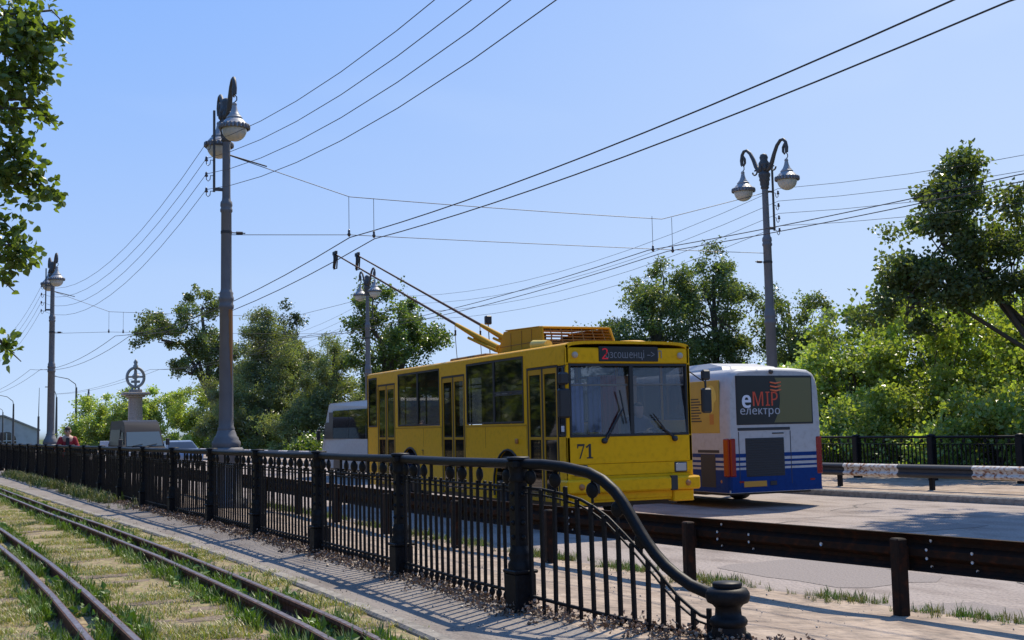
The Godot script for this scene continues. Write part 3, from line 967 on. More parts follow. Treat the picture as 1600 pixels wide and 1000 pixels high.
func make_poles_and_wires() -> void:
	lamp_post(Vector3(5.15, 0.05, -26.3), "grey lamp post with orange rust stain, nearest on the left", -1.0, -0.0, true, true)
	lamp_post(Vector3(20.0, -0.01, -26.5), "grey twin lantern lamp post behind the blue and white bus", 1.0, 0.1, true)
	lamp_post(Vector3(3.2, 0.05, -54.0), "grey lamp post further away beside the man in red", -1.0, 0.12, true)
	lamp_post(Vector3(17.35, -0.01, -54.3), "grey twin lantern lamp post rising behind the trolleybus poles in front of a tree", 1.0, 0.1, true)
	lamp_post(Vector3(16.6, -0.15, -135.0), "distant grey lamp post in front of the stone monument", 0.0, 0.0, false)
	lamp_post(Vector3(17.7, -0.15, -203.0), "smallest far away lamp post between the man in red and the van", 0.0, 0.0, false)
	var hs := [8.05, 7.7, 7.35, 7.0]
	var which := ["topmost", "second from the top", "third from the top", "lowest"]
	for k in 4:
		var h: float = hs[k] + 0.05
		wire("feeder_wire", "%s of four thin cables on the left lamp posts, passing overhead" % which[k], "cable", "feeder cables on the left lamp posts", [Vector3(5.6, h - 0.1, 2.0), Vector3(4.71, h, -26.3), Vector3(2.76, h, -54.0), Vector3(0.6, h, -86.0)], 1.15)
		h += 0.04
		wire("feeder_wire", "%s of four thin cables on the right lamp posts" % which[k], "cable", "feeder cables on the right lamp posts", [Vector3(22.3, h, 2.0), Vector3(20.44, h, -26.5), Vector3(17.8, h, -54.3), Vector3(15.6, h, -86.0)], 0.95)
	var tw := [["left", 0.0, true], ["right", 0.6, true], ["left", 0.0, false], ["right", 0.6, false]]
	for w in tw:
		var o: float = w[1]
		if w[2]:
			wire("trolley_wire", "thick %s wire of the contact pair above the yellow trolleybus" % w[0], "trolley wire", "contact wires over the road", [Vector3(10.7 + o, 6.15, 5.0), Vector3(9.5 + o, 6.12, -9.0), Vector3(7.93 + o, 6.1, -26.1), Vector3(5.8 + o, 6.0, -54.2), Vector3(3.6 + o, 6.0, -82.0), Vector3(0.6 + o, 6.0, -130.0)], 0.5, 0.012)
		else:
			wire("trolley_wire", "thick %s wire of the contact pair over the far lane" % w[0], "trolley wire", "contact wires over the road", [Vector3(19.8 + o, 6.2, 5.0), Vector3(17.7 + o, 6.15, -15.8), Vector3(16.1 + o, 6.2, -26.4), Vector3(13.3 + o, 6.0, -54.2), Vector3(11.0 + o, 6.0, -82.0), Vector3(7.5 + o, 6.0, -130.0)], 0.4, 0.011)
	# cross spans: near, and one further on
	for s in [[Vector3(5.2, 7.86, -26.3), Vector3(20.0, 8.0, -26.5), -26.15, 0.0, "nearer"], [Vector3(3.25, 7.86, -54.0), Vector3(17.35, 8.0, -54.3), -54.2, -2.4, "farther"]]:
		var z: float = s[2]
		var dx: float = s[3]
		wire("span_wire", "upper span wire sagging across the road between the %s lamp posts" % s[4], "span wire", "", [s[0], Vector3(7.95 + dx, 7.06, z), Vector3(16.4 + dx * 1.15, 7.0, z), s[1]], 0.25, 0.009)
		wire("span_wire", "lower span wire carrying the contact wires between the %s lamp posts" % s[4], "span wire", "", [s[0] - Vector3(0, 1.8, 0), Vector3(7.95 + dx, 6.17, z), Vector3(16.4 + dx * 1.15, 6.2, z), s[1] - Vector3(0, 1.7, 0)], 0.1, 0.008)
		var st := st_new()
		tube(st, [s[0] + Vector3(0.0, 0.01, 0), s[0] + Vector3(0.85, -0.2, 0.04)], [0.02, 0.016], 7)
		tag(obj("span_strut", st, M.pole_dark, self), "dark strut tying the upper span wire to the %s left lamp post" % s[4], "strut", "")
		for h in [[7.93 + dx, "left near"], [8.53 + dx, "right near"], [16.1 + dx * 1.16, "left far"], [16.7 + dx * 1.16, "right far"]]:
			var hx: float = h[0]
			st = st_new()
			tube(st, [Vector3(hx, 7.06, z), Vector3(hx, 6.12, z)], [0.007], 5)
			lathe(st, Vector3(hx, 6.12, z), [[0.0, 0.0], [0.03, 0.02], [0.045, 0.06], [0.025, 0.1], [0.03, 0.14], [0.0, 0.2]], 8)
			tag(obj("wire_hanger", st, M.insulator, self), "thin hanger with insulator holding the %s lane's contact wire, %s span" % [h[1], s[4]], "hanger", "hangers on the span wires")

# ---------------------------------------------------------------- wheels and small bus parts
func wheel(parent: Node, at: Vector3, r: float, w: float, face: float) -> void:
	var n := Node3D.new()
	n.name = "wheel"
	parent.add_child(n, true)
	n.position = at
	var ax := Basis(Vector3.FORWARD, PI / 2 * face)
	var st := st_new()
	lathe(st, Vector3.ZERO, [[r * 0.6, -w * 0.5], [r * 0.9, -w * 0.5], [r * 0.98, -w * 0.4], [r, -w * 0.25], [r, w * 0.25], [r * 0.98, w * 0.4], [r * 0.9, w * 0.5], [r * 0.6, w * 0.5]], 26, ax)
	obj("tyre", st, M.rubber, n)
	st = st_new()
	lathe(st, Vector3.ZERO, [[r * 0.6, -w * 0.5], [r * 0.6, w * 0.46], [r * 0.54, w * 0.44], [r * 0.42, w * 0.2], [r * 0.3, w * 0.2], [r * 0.26, w * 0.4], [r * 0.12, w * 0.42], [0.0, w * 0.42]], 22, ax)
	obj("rim", st, M.pole_dark, n)

func rect(u0: float, u1: float, v0: float, v1: float) -> PackedVector2Array:
	return PackedVector2Array([Vector2(u0, v0), Vector2(u1, v0), Vector2(u1, v1), Vector2(u0, v1)])

func arch_poly(z0: float, z1: float, y0: float, y1: float, c: float, cy: float, r: float) -> PackedVector2Array:
	var p := PackedVector2Array([Vector2(z0, y0)])
	var a0 := asin(clampf((y0 - cy) / r, -1, 1))
	for k in 19:
		var a := lerpf(PI - a0, a0, k / 18.0)
		p.append(Vector2(c + cos(a) * r, cy + sin(a) * r))
	p.append(Vector2(z1, y0))
	p.append(Vector2(z1, y1))
	p.append(Vector2(z0, y1))
	return p

func text(called: String, s: String, font_name: String, bold: bool, height: float, m: Material, parent: Node, at: Vector3, turn := 0.0, squeeze := 1.0) -> MeshInstance3D:
	var f := SystemFont.new()
	f.font_names = PackedStringArray([font_name])
	f.font_weight = 700 if bold else 400
	var t := TextMesh.new()
	t.text = s
	t.font = f
	t.font_size = 64
	t.pixel_size = height / 46.0
	t.depth = 0.004
	t.curve_step = 2.0
	var o := put(called, t, m, parent)
	o.position = at
	o.rotation.y = turn
	o.scale = Vector3(squeeze, 1, 1)
	return o

func pane(parent: Node, x: float, z0: float, z1: float, y0: float, y1: float, m: Material, gasket := 0.035) -> void:
	# a side window in its rubber gasket, in a wall at x
	var s := signf(x)
	var st := st_new()
	for r in [[z0, z1, y1 - gasket, y1], [z0, z1, y0, y0 + gasket], [z0, z0 + gasket, y0 + gasket, y1 - gasket], [z1 - gasket, z1, y0 + gasket, y1 - gasket]]:
		bx(x - 0.05 * s, x + 0.006 * s, r[2], r[3], r[0], r[1], st)
	var w := obj("window", st, M.gasket, parent)
	st = st_new()
	bx(x - 0.012 * s, x - 0.006 * s, y0 + gasket * 0.8, y1 - gasket * 0.8, z0 + gasket * 0.8, z1 - gasket * 0.8, st)
	obj("pane", st, m, w)

func mirror(parent: Node, root_at: Vector3, arm: Array, at: Vector3, s: Vector3, second := Vector3.ZERO) -> void:
	var st := st_new()
	tube(st, [root_at] + arm + [at], [0.013], 6)
	if second != Vector3.ZERO:
		tube(st, [at, second], [0.012], 6)
	var o := obj("mirror_arm", st, M.black, parent)
	st = st_new()
	box(st, at, s, 0.03)
	obj("mirror", st, M.black, o)
	if second != Vector3.ZERO:
		st = st_new()
		box(st, second, Vector3(s.x * 0.85, s.y * 0.42, s.z), 0.03)
		obj("mirror", st, M.black, o)

# ---------------------------------------------------------------- the yellow trolleybus (front at z = 0, facing +z; ground at y = 0)
func make_trolleybus() -> void:
	var t := thing("trolleybus", "yellow trolleybus numbered 71 with its poles raised to the overhead wires", "trolleybus", Vector3(10.515, -0.15, -18.0))
	var st := st_new()
	var L := -11.1
	var X := 1.25
	# side walls, cut round doors, windows and wheels
	for s in [-1.0, 1.0]:
		var o := Vector3(X * s, 0, 0)
		var panels := []
		if s < 0:
			panels = [rect(L, -10.26, 0.46, 1.88), rect(L, -10.99, 1.88, 3.12), rect(-10.3, -10.26, 1.88, 3.12), rect(L, -10.26, 3.12, 3.2),
				rect(-10.26, -8.93, 2.93, 3.2), arch_poly(-8.93, -5.87, 0.46, 1.88, -7.9, 0.72, 0.67), rect(-8.93, -8.72, 1.88, 3.2), rect(-5.98, -5.87, 1.88, 3.2), rect(-8.72, -5.98, 3.12, 3.2),
				rect(-5.87, -4.55, 2.93, 3.2), arch_poly(-4.55, -1.58, 0.46, 1.88, -2.46, 0.72, 0.67), rect(-4.55, -4.46, 1.88, 3.2), rect(-1.7, -1.58, 1.88, 3.2), rect(-4.46, -1.7, 3.12, 3.2),
				rect(-1.58, -0.3, 2.88, 3.2), rect(-0.3, 0.0, 0.46, 1.63), rect(-0.3, 0.0, 2.86, 3.2)]
		else:
			panels = [rect(L, -9.0, 0.46, 1.88), arch_poly(-9.0, -5.0, 0.46, 1.88, -7.9, 0.72, 0.67), rect(-5.0, -4.5, 0.46, 1.88), arch_poly(-4.5, 0.0, 0.46, 1.88, -2.46, 0.72, 0.67), rect(L, 0.0, 3.1, 3.2)]
			for z in [L, -9.4, -7.7, -6.0, -4.3, -2.6, -0.95, -0.08]:
				panels.append(rect(z, z + 0.1 if z < -0.1 else 0.0, 1.88, 3.1))
		for p in panels:
			slab(st, p, o, Vector3(0, 0, 1), Vector3.UP, Vector3(-s, 0, 0), 0.05)
	# front: lower panel in three courses, corner posts, header
	bx(-1.25, 1.25, 1.16, 1.62, -0.05, 0.0, st, 0.006)
	bx(-1.25, 1.25, 0.955, 1.155, -0.05, -0.004, st, 0.006)
	bx(-1.25, 1.25, 0.5, 0.95, -0.05, -0.002, st, 0.006)
	bx(-1.25, -1.19, 1.62, 2.88, -0.06, 0.0, st, 0.01)
	bx(1.19, 1.25, 1.62, 2.88, -0.06, 0.0, st, 0.01)
	bx(-1.25, 1.25, 2.88, 3.16, -0.06, 0.0, st, 0.02)
	# rear wall
	bx(-1.25, 1.25, 0.46, 1.9, L, L + 0.05, st)
	bx(-1.25, 1.25, 2.9, 3.2, L, L + 0.05, st)
	bx(-1.25, -1.0, 1.9, 2.9, L, L + 0.05, st)
	bx(1.0, 1.25, 1.9, 2.9, L, L + 0.05, st)
	obj("body", st, M.yellow, t)
	for z in [-9.9, -8.95, -7.0, -5.9, -4.5, -3.5, -1.6]:
		st = st_new()
		bx(-X - 0.003, -X + 0.002, 1.42, 1.86, z - 0.004, z + 0.004, st)
		obj("panel_seam", st, M.rusty_yellow, t)
	st = st_new()
	for z in [[-8.9, -5.9], [-4.52, -1.62]]:
		bx(-X - 0.008, -X + 0.002, 1.83, 1.86, z[0], z[1], st, 0.003)
	obj("rub_strip", st, M.yellow_old, t)
	# roof: shallow vault
	st = st_new()
	var prof := []
	for k in 13:
		var a := lerpf(PI, 0.0, k / 12.0)
		var cx := signf(cos(a)) * pow(absf(cos(a)), 0.45) * 1.25
		prof.append([cx, 3.17 + pow(sin(a), 0.6) * 0.11])
	for k in 13:
		var e: Array = prof[12 - k]
		prof.append([e[0] * 0.96, e[1] - 0.05])
	sweep(st, prof, [Vector3(0, 0, -0.0), Vector3(0, 0, L)], true)
	obj("roof", st, M.yellow, t)
	# interior
	st = st_new()
	bx(-1.19, 1.19, 0.72, 0.8, L + 0.06, -0.07, st)
	obj("floor", st, M.floor, t)
	st = st_new()
	bx(-1.19, 1.19, 3.08, 3.1, L + 0.06, -0.07, st)
	obj("ceiling", st, M.lining, t)
	st = st_new()
	bx(-1.15, -0.1, 0.8, 2.3, -1.66, -1.62, st)
	obj("cab_partition", st, M.panel_olive, t)
	st = st_new()
	bx(0.1, 1.15, 0.8, 2.75, -1.75, -1.7, st)
	obj("cab_partition", st, M.curtain_tan, t)
	st = st_new()
	for k in 7:
		tube(st, [Vector3(0.3 + k * 0.055, 1.5, -1.6 + 0.03 * (k % 2)), Vector3(0.28 + k * 0.055, 2.75, -1.6 + 0.03 * (k % 2))], [0.035], 7)
	obj("curtain", st, M.curtain_red, t)
	st = st_new()
	for k in 7:
		tube(st, [Vector3(-1.1 + k * 0.05, 1.7, -0.3 - 0.03 * (k % 2)), Vector3(-1.1 + k * 0.05, 2.55, -0.3 - 0.03 * (k % 2))], [0.034], 7)
	obj("curtain", st, M.curtain_blue, t)
	st = st_new()
	for k in 5:
		tube(st, [Vector3(-0.32 + k * 0.05, 1.7, -0.9 - 0.03 * (k % 2)), Vector3(-0.32 + k * 0.05, 2.7, -0.9 - 0.03 * (k % 2))], [0.034], 7)
	obj("curtain", st, M.curtain_blue, t)
	st = st_new()
	bx(-1.15, 1.15, 1.2, 1.6, -0.5, -0.07, st, 0.05)
	obj("dashboard", st, M.black, t)
	st = st_new()
	var ring := []
	for k in 21:
		var a := TAU * k / 20
		ring.append(Vector3(0.9 + cos(a) * 0.24, 1.62 + sin(a) * 0.12, -0.52 - sin(a) * 0.2))
	tube(st, ring, [0.018], 6)
	tube(st, [Vector3(0.9, 1.62, -0.52), Vector3(0.9, 1.3, -0.42)], [0.03], 6)
	obj("steering_wheel", st, M.black, t)
	for r in 7:
		for s in [-0.8, 0.8]:
			if s < 0 and r in [1, 4]:
				continue
			st = st_new()
			box(st, Vector3(s, 1.22, -2.8 - r * 1.15), Vector3(0.78, 0.1, 0.42), 0.03)
			box(st, Vector3(s, 1.55, -3.02 - r * 1.15), Vector3(0.78, 0.62, 0.08), 0.03)
			box(st, Vector3(s, 1.0, -2.85 - r * 1.15), Vector3(0.5, 0.4, 0.1), 0.0)
			obj("seat", st, M.seat if r % 2 else M.seat_grey, t)
	st = st_new()
	bx(0.58, 1.14, 1.2, 1.32, -1.35, -0.9, st, 0.04)
	bx(0.6, 1.12, 1.3, 2.0, -1.42, -1.32, st, 0.04)
	bx(0.7, 1.0, 0.8, 1.2, -1.3, -1.0, st)
	obj("driver_seat", st, M.seat_grey, t)
	st = st_new()
	for z in [-1.9, -4.4, -6.0, -8.8, -10.3]:
		tube(st, [Vector3(-0.5, 0.8, z), Vector3(-0.5, 3.08, z)], [0.018], 6)
	tube(st, [Vector3(-0.5, 2.75, -1.9), Vector3(-0.5, 2.75, -10.6)], [0.016], 6)
	tube(st, [Vector3(0.5, 2.75, -1.9), Vector3(0.5, 2.75, -10.6)], [0.016], 6)
	obj("handrail", st, M.yellow_old, t)
	# side windows of the door side
	pane(t, -X, -10.98, -10.31, 1.89, 3.11, M.glass_dark)
	pane(t, -X, -8.71, -7.37, 1.89, 3.11, M.glass)
	pane(t, -X, -7.36, -5.99, 1.89, 3.11, M.glass)
	pane(t, -X, -4.45, -3.06, 1.89, 3.11, M.glass_dark)
	pane(t, -X, -3.05, -1.71, 1.89, 2.45, M.glass_dark)
	pane(t, -X, -3.05, -1.71, 2.46, 3.11, M.glass_dark)
	pane(t, -X, -0.28, -0.03, 1.65, 2.84, M.glass_dark, 0.025)
	for z in [-9.3, -7.6, -5.9, -4.2, -2.5]:
		pane(t, X, z + 0.01, z + 1.58, 1.89, 3.09, M.glass)
	pane(t, X, -0.84, -0.1, 1.89, 3.09, M.glass)
	# folding doors: two leaves each with an upper and a lower pane
	for d in [[-10.24, -8.95, 2.92], [-5.85, -4.57, 2.92], [-1.56, -0.32, 2.87]]:
		var z0: float = d[0]
		var z1: float = d[1]
		var top: float = d[2]
		var door := Node3D.new()
		door.name = "door"
		t.add_child(door, true)
		var ds := st_new()
		bx(-X + 0.0, -X + 0.05, 0.5, top, z0, z0 + 0.03, ds)
		bx(-X + 0.0, -X + 0.05, 0.5, top, z1 - 0.03, z1, ds)
		bx(-X + 0.0, -X + 0.05, top - 0.03, top, z0 + 0.03, z1 - 0.03, ds)
		bx(-X + 0.008, -X + 0.045, 0.5, top - 0.03, (z0 + z1) * 0.5 - 0.035, (z0 + z1) * 0.5 + 0.035, ds)
		obj("rubber_edge", ds, M.gasket, door)
		for lf in 2:
			var a := z0 + 0.035 if lf == 0 else (z0 + z1) * 0.5 + 0.037
			var b := (z0 + z1) * 0.5 - 0.037 if lf == 0 else z1 - 0.035
			ds = st_new()
			for r in [[a, a + 0.045, 0.5, top - 0.035], [b - 0.045, b, 0.5, top - 0.035], [a + 0.045, b - 0.045, top - 0.13, top - 0.035], [a + 0.045, b - 0.045, 1.58, 1.63], [a + 0.045, b - 0.045, 0.5, 0.56]]:
				bx(-X + 0.004, -X + 0.04, r[2], r[3], r[0], r[1], ds, 0.004)
			obj("leaf_frame", ds, M.yellow_old, door)
			ds = st_new()
			bx(-X + 0.016, -X + 0.022, 1.63, top - 0.13, a + 0.044, b - 0.044, ds)
			bx(-X + 0.016, -X + 0.022, 0.56, 1.58, a + 0.044, b - 0.044, ds)
			obj("leaf_glass", ds, M.glass_dark, door)
	# windscreen: two panes in black rubber
	st = st_new()
	for r in [[-1.19, 1.19, 2.84, 2.88], [-1.19, 1.19, 1.62, 1.665], [-1.19, -1.15, 1.665, 2.84], [1.15, 1.19, 1.665, 2.84], [0.0, 0.075, 1.665, 2.84]]:
		bx(r[0], r[1], r[2], r[3], -0.05, 0.008, st, 0.005)
	var ws := obj("windscreen", st, M.gasket, t)
	for r in [[-1.155, 0.005], [0.07, 1.155]]:
		st = st_new()
		box(st, Vector3((r[0] + r[1]) * 0.5, 2.2525, -0.052), Vector3(r[1] - r[0], 1.19, 0.008), 0.0, Basis(Vector3.RIGHT, -0.085))
		obj("pane", st, M.windscreen, ws)
	st = st_new()
	bx(-1.15, -0.0, 2.5, 2.53, -0.09, -0.06, st)
	bx(0.08, 1.15, 2.5, 2.53, -0.09, -0.06, st)
	obj("sun_visor", st, M.lining, ws)
	for w in [[Vector3(-0.54, 1.55, 0.02), Vector3(-0.16, 2.1, 0.03), Vector3(-0.22, 2.42, 0.03), Vector3(-0.1, 1.84, 0.03)], [Vector3(0.88, 1.56, 0.02), Vector3(0.6, 1.78, 0.03), Vector3(0.45, 2.0, 0.03), Vector3(0.68, 1.72, 0.03)]]:
		st = st_new()
		tube(st, [w[0], w[1]], [0.016], 6)
		tube(st, [w[0] + Vector3(0.05, 0, 0), w[1]], [0.01], 6)
		tube(st, [w[2], w[3]], [0.014], 6)
		lathe(st, w[0], [[0.05, -0.03], [0.05, 0.03], [0.0, 0.035]], 10, Basis(Vector3.RIGHT, PI / 2))
		obj("wiper", st, M.black, t)
	# route sign
	st = st_new()
	bx(-0.6, 0.6, 2.92, 3.18, -0.04, 0.014, st, 0.01)
	var sign := obj("route_display", st, M.led, t)
	text("lettering", "2", "Droid Sans Mono", true, 0.19, M.led_red, sign, Vector3(-0.48, 3.05, 0.016))
	text("lettering", "озсошенці –> П", "Droid Sans", false, 0.135, M.led_on, sign, Vector3(0.1, 3.045, 0.016), 0.0, 0.86)
	text("fleet_number", "71", "Droid Serif", true, 0.25, M.digit, t, Vector3(-0.91, 1.375, 0.002), 0.0, 0.86)
	text("fleet_number", "71", "Droid Serif", true, 0.11, M.digit, t, Vector3(-X - 0.002, 1.3, -7.05), -PI / 2, 0.86)
	# lamps and bumper
	for x in [-1.07, 1.05]:
		st = st_new()
		lathe(st, Vector3(x, 3.03, 0.0), [[0.055, 0.0], [0.055, 0.03], [0.04, 0.05], [0.0, 0.058]], 14, Basis(Vector3.RIGHT, PI / 2))
		obj("marker_lamp", st, M.whitelens, t)
	for x in [-1.0, 1.0]:
		st = st_new()
		bx(x - 0.13, x + 0.13, 0.965, 1.145, -0.02, 0.012, st, 0.01)
		var h := obj("headlight", st, M.black, t)
		st = st_new()
		bx(x - 0.112, x + 0.112, 0.983, 1.127, 0.0, 0.018, st, 0.012)
		obj("lens", st, M.lens, h)
	st = st_new()
	bx(-1.33, 1.33, 0.665, 0.9, -0.18, 0.13, st, 0.03)
	bx(-1.22, -0.8, 0.46, 0.665, -0.16, 0.06, st, 0.02)
	bx(0.8, 1.22, 0.46, 0.665, -0.16, 0.06, st, 0.02)
	bx(-0.8, 0.8, 0.54, 0.665, -0.16, 0.02, st, 0.01)
	var bp := obj("bumper", st, M.yellow, t)
	for x in [-0.78, 0.78]:
		st = st_new()
		bx(x - 0.07, x + 0.07, 0.66, 0.915, 0.06, 0.14, st, 0.012)
		obj("rubber_block", st, M.black, bp)
	for x in [-1.06, 1.06]:
		st = st_new()
		lathe(st, Vector3(x, 0.78, 0.13), [[0.055, 0.0], [0.05, 0.02], [0.0, 0.03]], 14, Basis(Vector3.RIGHT, PI / 2))
		obj("turn_signal", st, M.amber, bp)
	st = st_new()
	bx(-X - 0.03, -X, 1.51, 1.6, -2.08, -1.96, st, 0.012)
	obj("side_signal", st, M.amber, t)
	st = st_new()
	bx(-X - 0.006, -X + 0.004, 1.72, 1.82, -0.2, -0.1, st)
	obj("sticker", st, M.letter_white, t)
	mirror(t, Vector3(-1.24, 2.85, -0.02), [Vector3(-1.36, 2.82, 0.1)], Vector3(-1.36, 2.2, 0.12), Vector3(0.22, 0.5, 0.1), Vector3(-1.36, 2.62, 0.12))
	mirror(t, Vector3(1.25, 2.75, -0.02), [Vector3(1.42, 2.6, 0.08), Vector3(1.5, 2.56, 0.1)], Vector3(1.52, 2.22, 0.1), Vector3(0.2, 0.45, 0.1), Vector3(1.52, 2.68, 0.1))
	for z in [-2.46, -7.9]:
		wheel(t, Vector3(-1.08, 0.5, z), 0.5, 0.28, 1.0)
		wheel(t, Vector3(1.08, 0.5, z), 0.5, 0.28, -1.0)
		for s in [-1.0, 1.0]:
			st = st_new()
			var arc := []
			for k in 15:
				var a := lerpf(-0.3, PI + 0.3, k / 14.0)
				arc.append(Vector3(1.25 * s, 0.72 + sin(a) * 0.675, z + cos(a) * 0.675))
			tube(st, arc, [0.022], 6)
			obj("wheel_arch", st, M.gasket, t)
	st = st_new()
	bx(-1.15, 1.15, 0.4, 0.7, L + 0.3, -0.4, st)
	obj("chassis", st, M.black, t)
	# roof equipment: a low box with closed sloping sides and an open barred front and rear
	var cw: MeshInstance3D
	for k in [1.0, -1.0]:
		st = st_new()
		slab(st, PackedVector2Array([Vector2(-3.9, 3.3), Vector2(-1.8, 3.3), Vector2(-1.95, 3.68), Vector2(-3.6, 3.72)]), Vector3(0.77 * k, 0, 0), Vector3(0, 0, 1), Vector3(0, 1, 0), Vector3(-k, 0, 0), 0.025)
		cw = obj("roof_cowl", st, M.yellow_old, t)
	for z in [-3.25, -2.75, -2.3]:
		st = st_new()
		box(st, Vector3(-0.772, 3.5, z), Vector3(0.012, 0.34, 0.012))
		obj("cowl_seam", st, M.rusty_yellow, cw)
	st = st_new()
	box(st, Vector3(-0.768, 3.42, -2.85), Vector3(0.014, 0.014, 1.9), 0.003)
	obj("cowl_seam", st, M.rusty_yellow, cw)
	st = st_new()
	box(st, Vector3(0, 3.72, -2.8), Vector3(1.5, 0.025, 1.55), 0.008, Basis(Vector3.RIGHT, 0.03))
	obj("cover_plate", st, M.yellow_old, cw)
	var cage := Node3D.new()
	cage.name = "roof_grille"
	t.add_child(cage, true)
	for e in [[-1.8, -1.95, 3.68], [-3.88, -3.62, 3.7]]:
		st = st_new()
		for k in [-1.0, 1.0]:
			tube(st, [Vector3(0.77 * k, 3.32, e[0]), Vector3(0.72 * k, e[2], e[1])], [0.026], 6)
		tube(st, [Vector3(-0.77, 3.32, e[0]), Vector3(0.77, 3.32, e[0])], [0.024], 6)
		tube(st, [Vector3(-0.72, e[2], e[1]), Vector3(0.72, e[2], e[1])], [0.026], 6)
		obj("frame", st, M.yellow_old, cage)
		for k in 6:
			var x := -0.55 + k * 0.22
			st = st_new()
			tube(st, [Vector3(x, e[2], e[1]), Vector3(x * 1.06, 3.32, e[0])], [0.011], 5)
			obj("bar", st, M.rusty_yellow, cage)
		for k in 5:
			var f := (k + 1) / 6.0
			st = st_new()
			tube(st, [Vector3(-lerpf(0.77, 0.72, f), lerpf(3.32, e[2], f), lerpf(e[0], e[1], f)), Vector3(lerpf(0.77, 0.72, f), lerpf(3.32, e[2], f), lerpf(e[0], e[1], f))], [0.009], 5)
			obj("bar", st, M.rusty_yellow, cage)
	st = st_new()
	bx(-0.5, 0.5, 3.3, 3.46, -3.4, -2.2, st, 0.03)
	bx(-0.6, -0.3, 3.44, 3.62, -3.2, -2.6, st, 0.03)
	bx(0.2, 0.6, 3.44, 3.58, -3.0, -2.4, st, 0.03)
	obj("resistor_box", st, M.rusty_yellow, cage)
	st = st_new()
	lathe(st, Vector3(0.5, 3.25, -0.8), [[0.42, 0.0], [0.4, 0.05], [0.25, 0.09], [0.0, 0.1]], 20)
	obj("roof_hatch", st, M.yellow, t)
	st = st_new()
	tube(st, [Vector3(-0.94, 3.33, -1.85), Vector3(-0.92, 3.3, -1.3)], [0.095, 0.085], 14)
	obj("roof_canister", st, M.bulb, t)
	st = st_new()
	bx(-0.75, 0.75, 3.25, 3.36, -6.6, -4.6, st, 0.02)
	obj("pole_base", st, M.rusty_yellow, t)
	# the two trolley poles
	for s in [[-0.3, Vector3(8.33 - 10.515, 6.1 + 0.15, -28.7 + 18.0)], [0.3, Vector3(8.93 - 10.515, 6.1 + 0.15, -28.75 + 18.0)]]:
		var foot := Vector3(s[0], 3.48, -4.95)
		var tip: Vector3 = s[1]
		var d := (tip - foot).normalized()
		var pole := Node3D.new()
		pole.name = "trolley_pole"
		t.add_child(pole, true)
		st = st_new()
		tube(st, [foot, foot + d * 0.3, foot + d * 0.9, foot + d * 1.5], [0.09, 0.08, 0.06, 0.042], 9)
		for k in [-1.0, 1.0]:
			tube(st, [foot + Vector3(0.09 * k, -0.05, 0.1), foot + d * 0.95 + Vector3(0.07 * k, -0.1, 0)], [0.035, 0.03], 7)
		obj("spring_mount", st, M.yellow_old, pole)
		st = st_new()
		tube(st, [foot + d * 1.4, foot + d * 3.2, tip], [0.034, 0.028, 0.018], 8)
		obj("rod", st, M.rod, pole)
		st = st_new()
		tube(st, [tip + Vector3(0, 0.02, 0), tip + Vector3(-0.02, -0.14, 0.08), tip + Vector3(-0.02, -0.36, -0.02)], [0.05, 0.045, 0.035], 7)
		tube(st, [tip + Vector3(0.06, -0.05, 0.02), tip + Vector3(0.05, -0.36, -0.02), tip + Vector3(-0.03, -0.38, -0.04)], [0.018], 6)
		bx(tip.x - 0.03, tip.x + 0.03, tip.y - 0.02, tip.y + 0.07, tip.z - 0.14, tip.z + 0.14, st, 0.01)
		obj("contact_shoe", st, M.black, pole)
		st = st_new()
		var a := foot + d * 1.55
		tube(st, [a, a + Vector3(0.05, -0.35, -0.1), Vector3(a.x + 0.25, 3.28, a.z - 0.5)], [0.008], 5)
		lathe(st, a + Vector3(0.01, -0.2, 0), [[0.0, -0.08], [0.025, -0.05], [0.02, 0.0], [0.025, 0.05], [0.0, 0.08]], 7)
		obj("pull_rope", st, M.wire, pole)
	st = st_new()
	box(st, Vector3(0.2, 4.25, -6.6), Vector3(0.14, 0.2, 0.14), 0.02)
	tube(st, [Vector3(0.2, 3.3, -6.5), Vector3(0.2, 4.2, -6.6)], [0.012], 5)
	obj("roof_camera", st, M.black, t)

func text_scribble(parent: Node, x0: float, y: float, w: float, at_z: float, m: Material) -> void:
	var st := st_new()
	bx(x0, x0 + w, y, y + 0.018, at_z, at_z + 0.003, st)
	obj("print_line", st, m, parent)

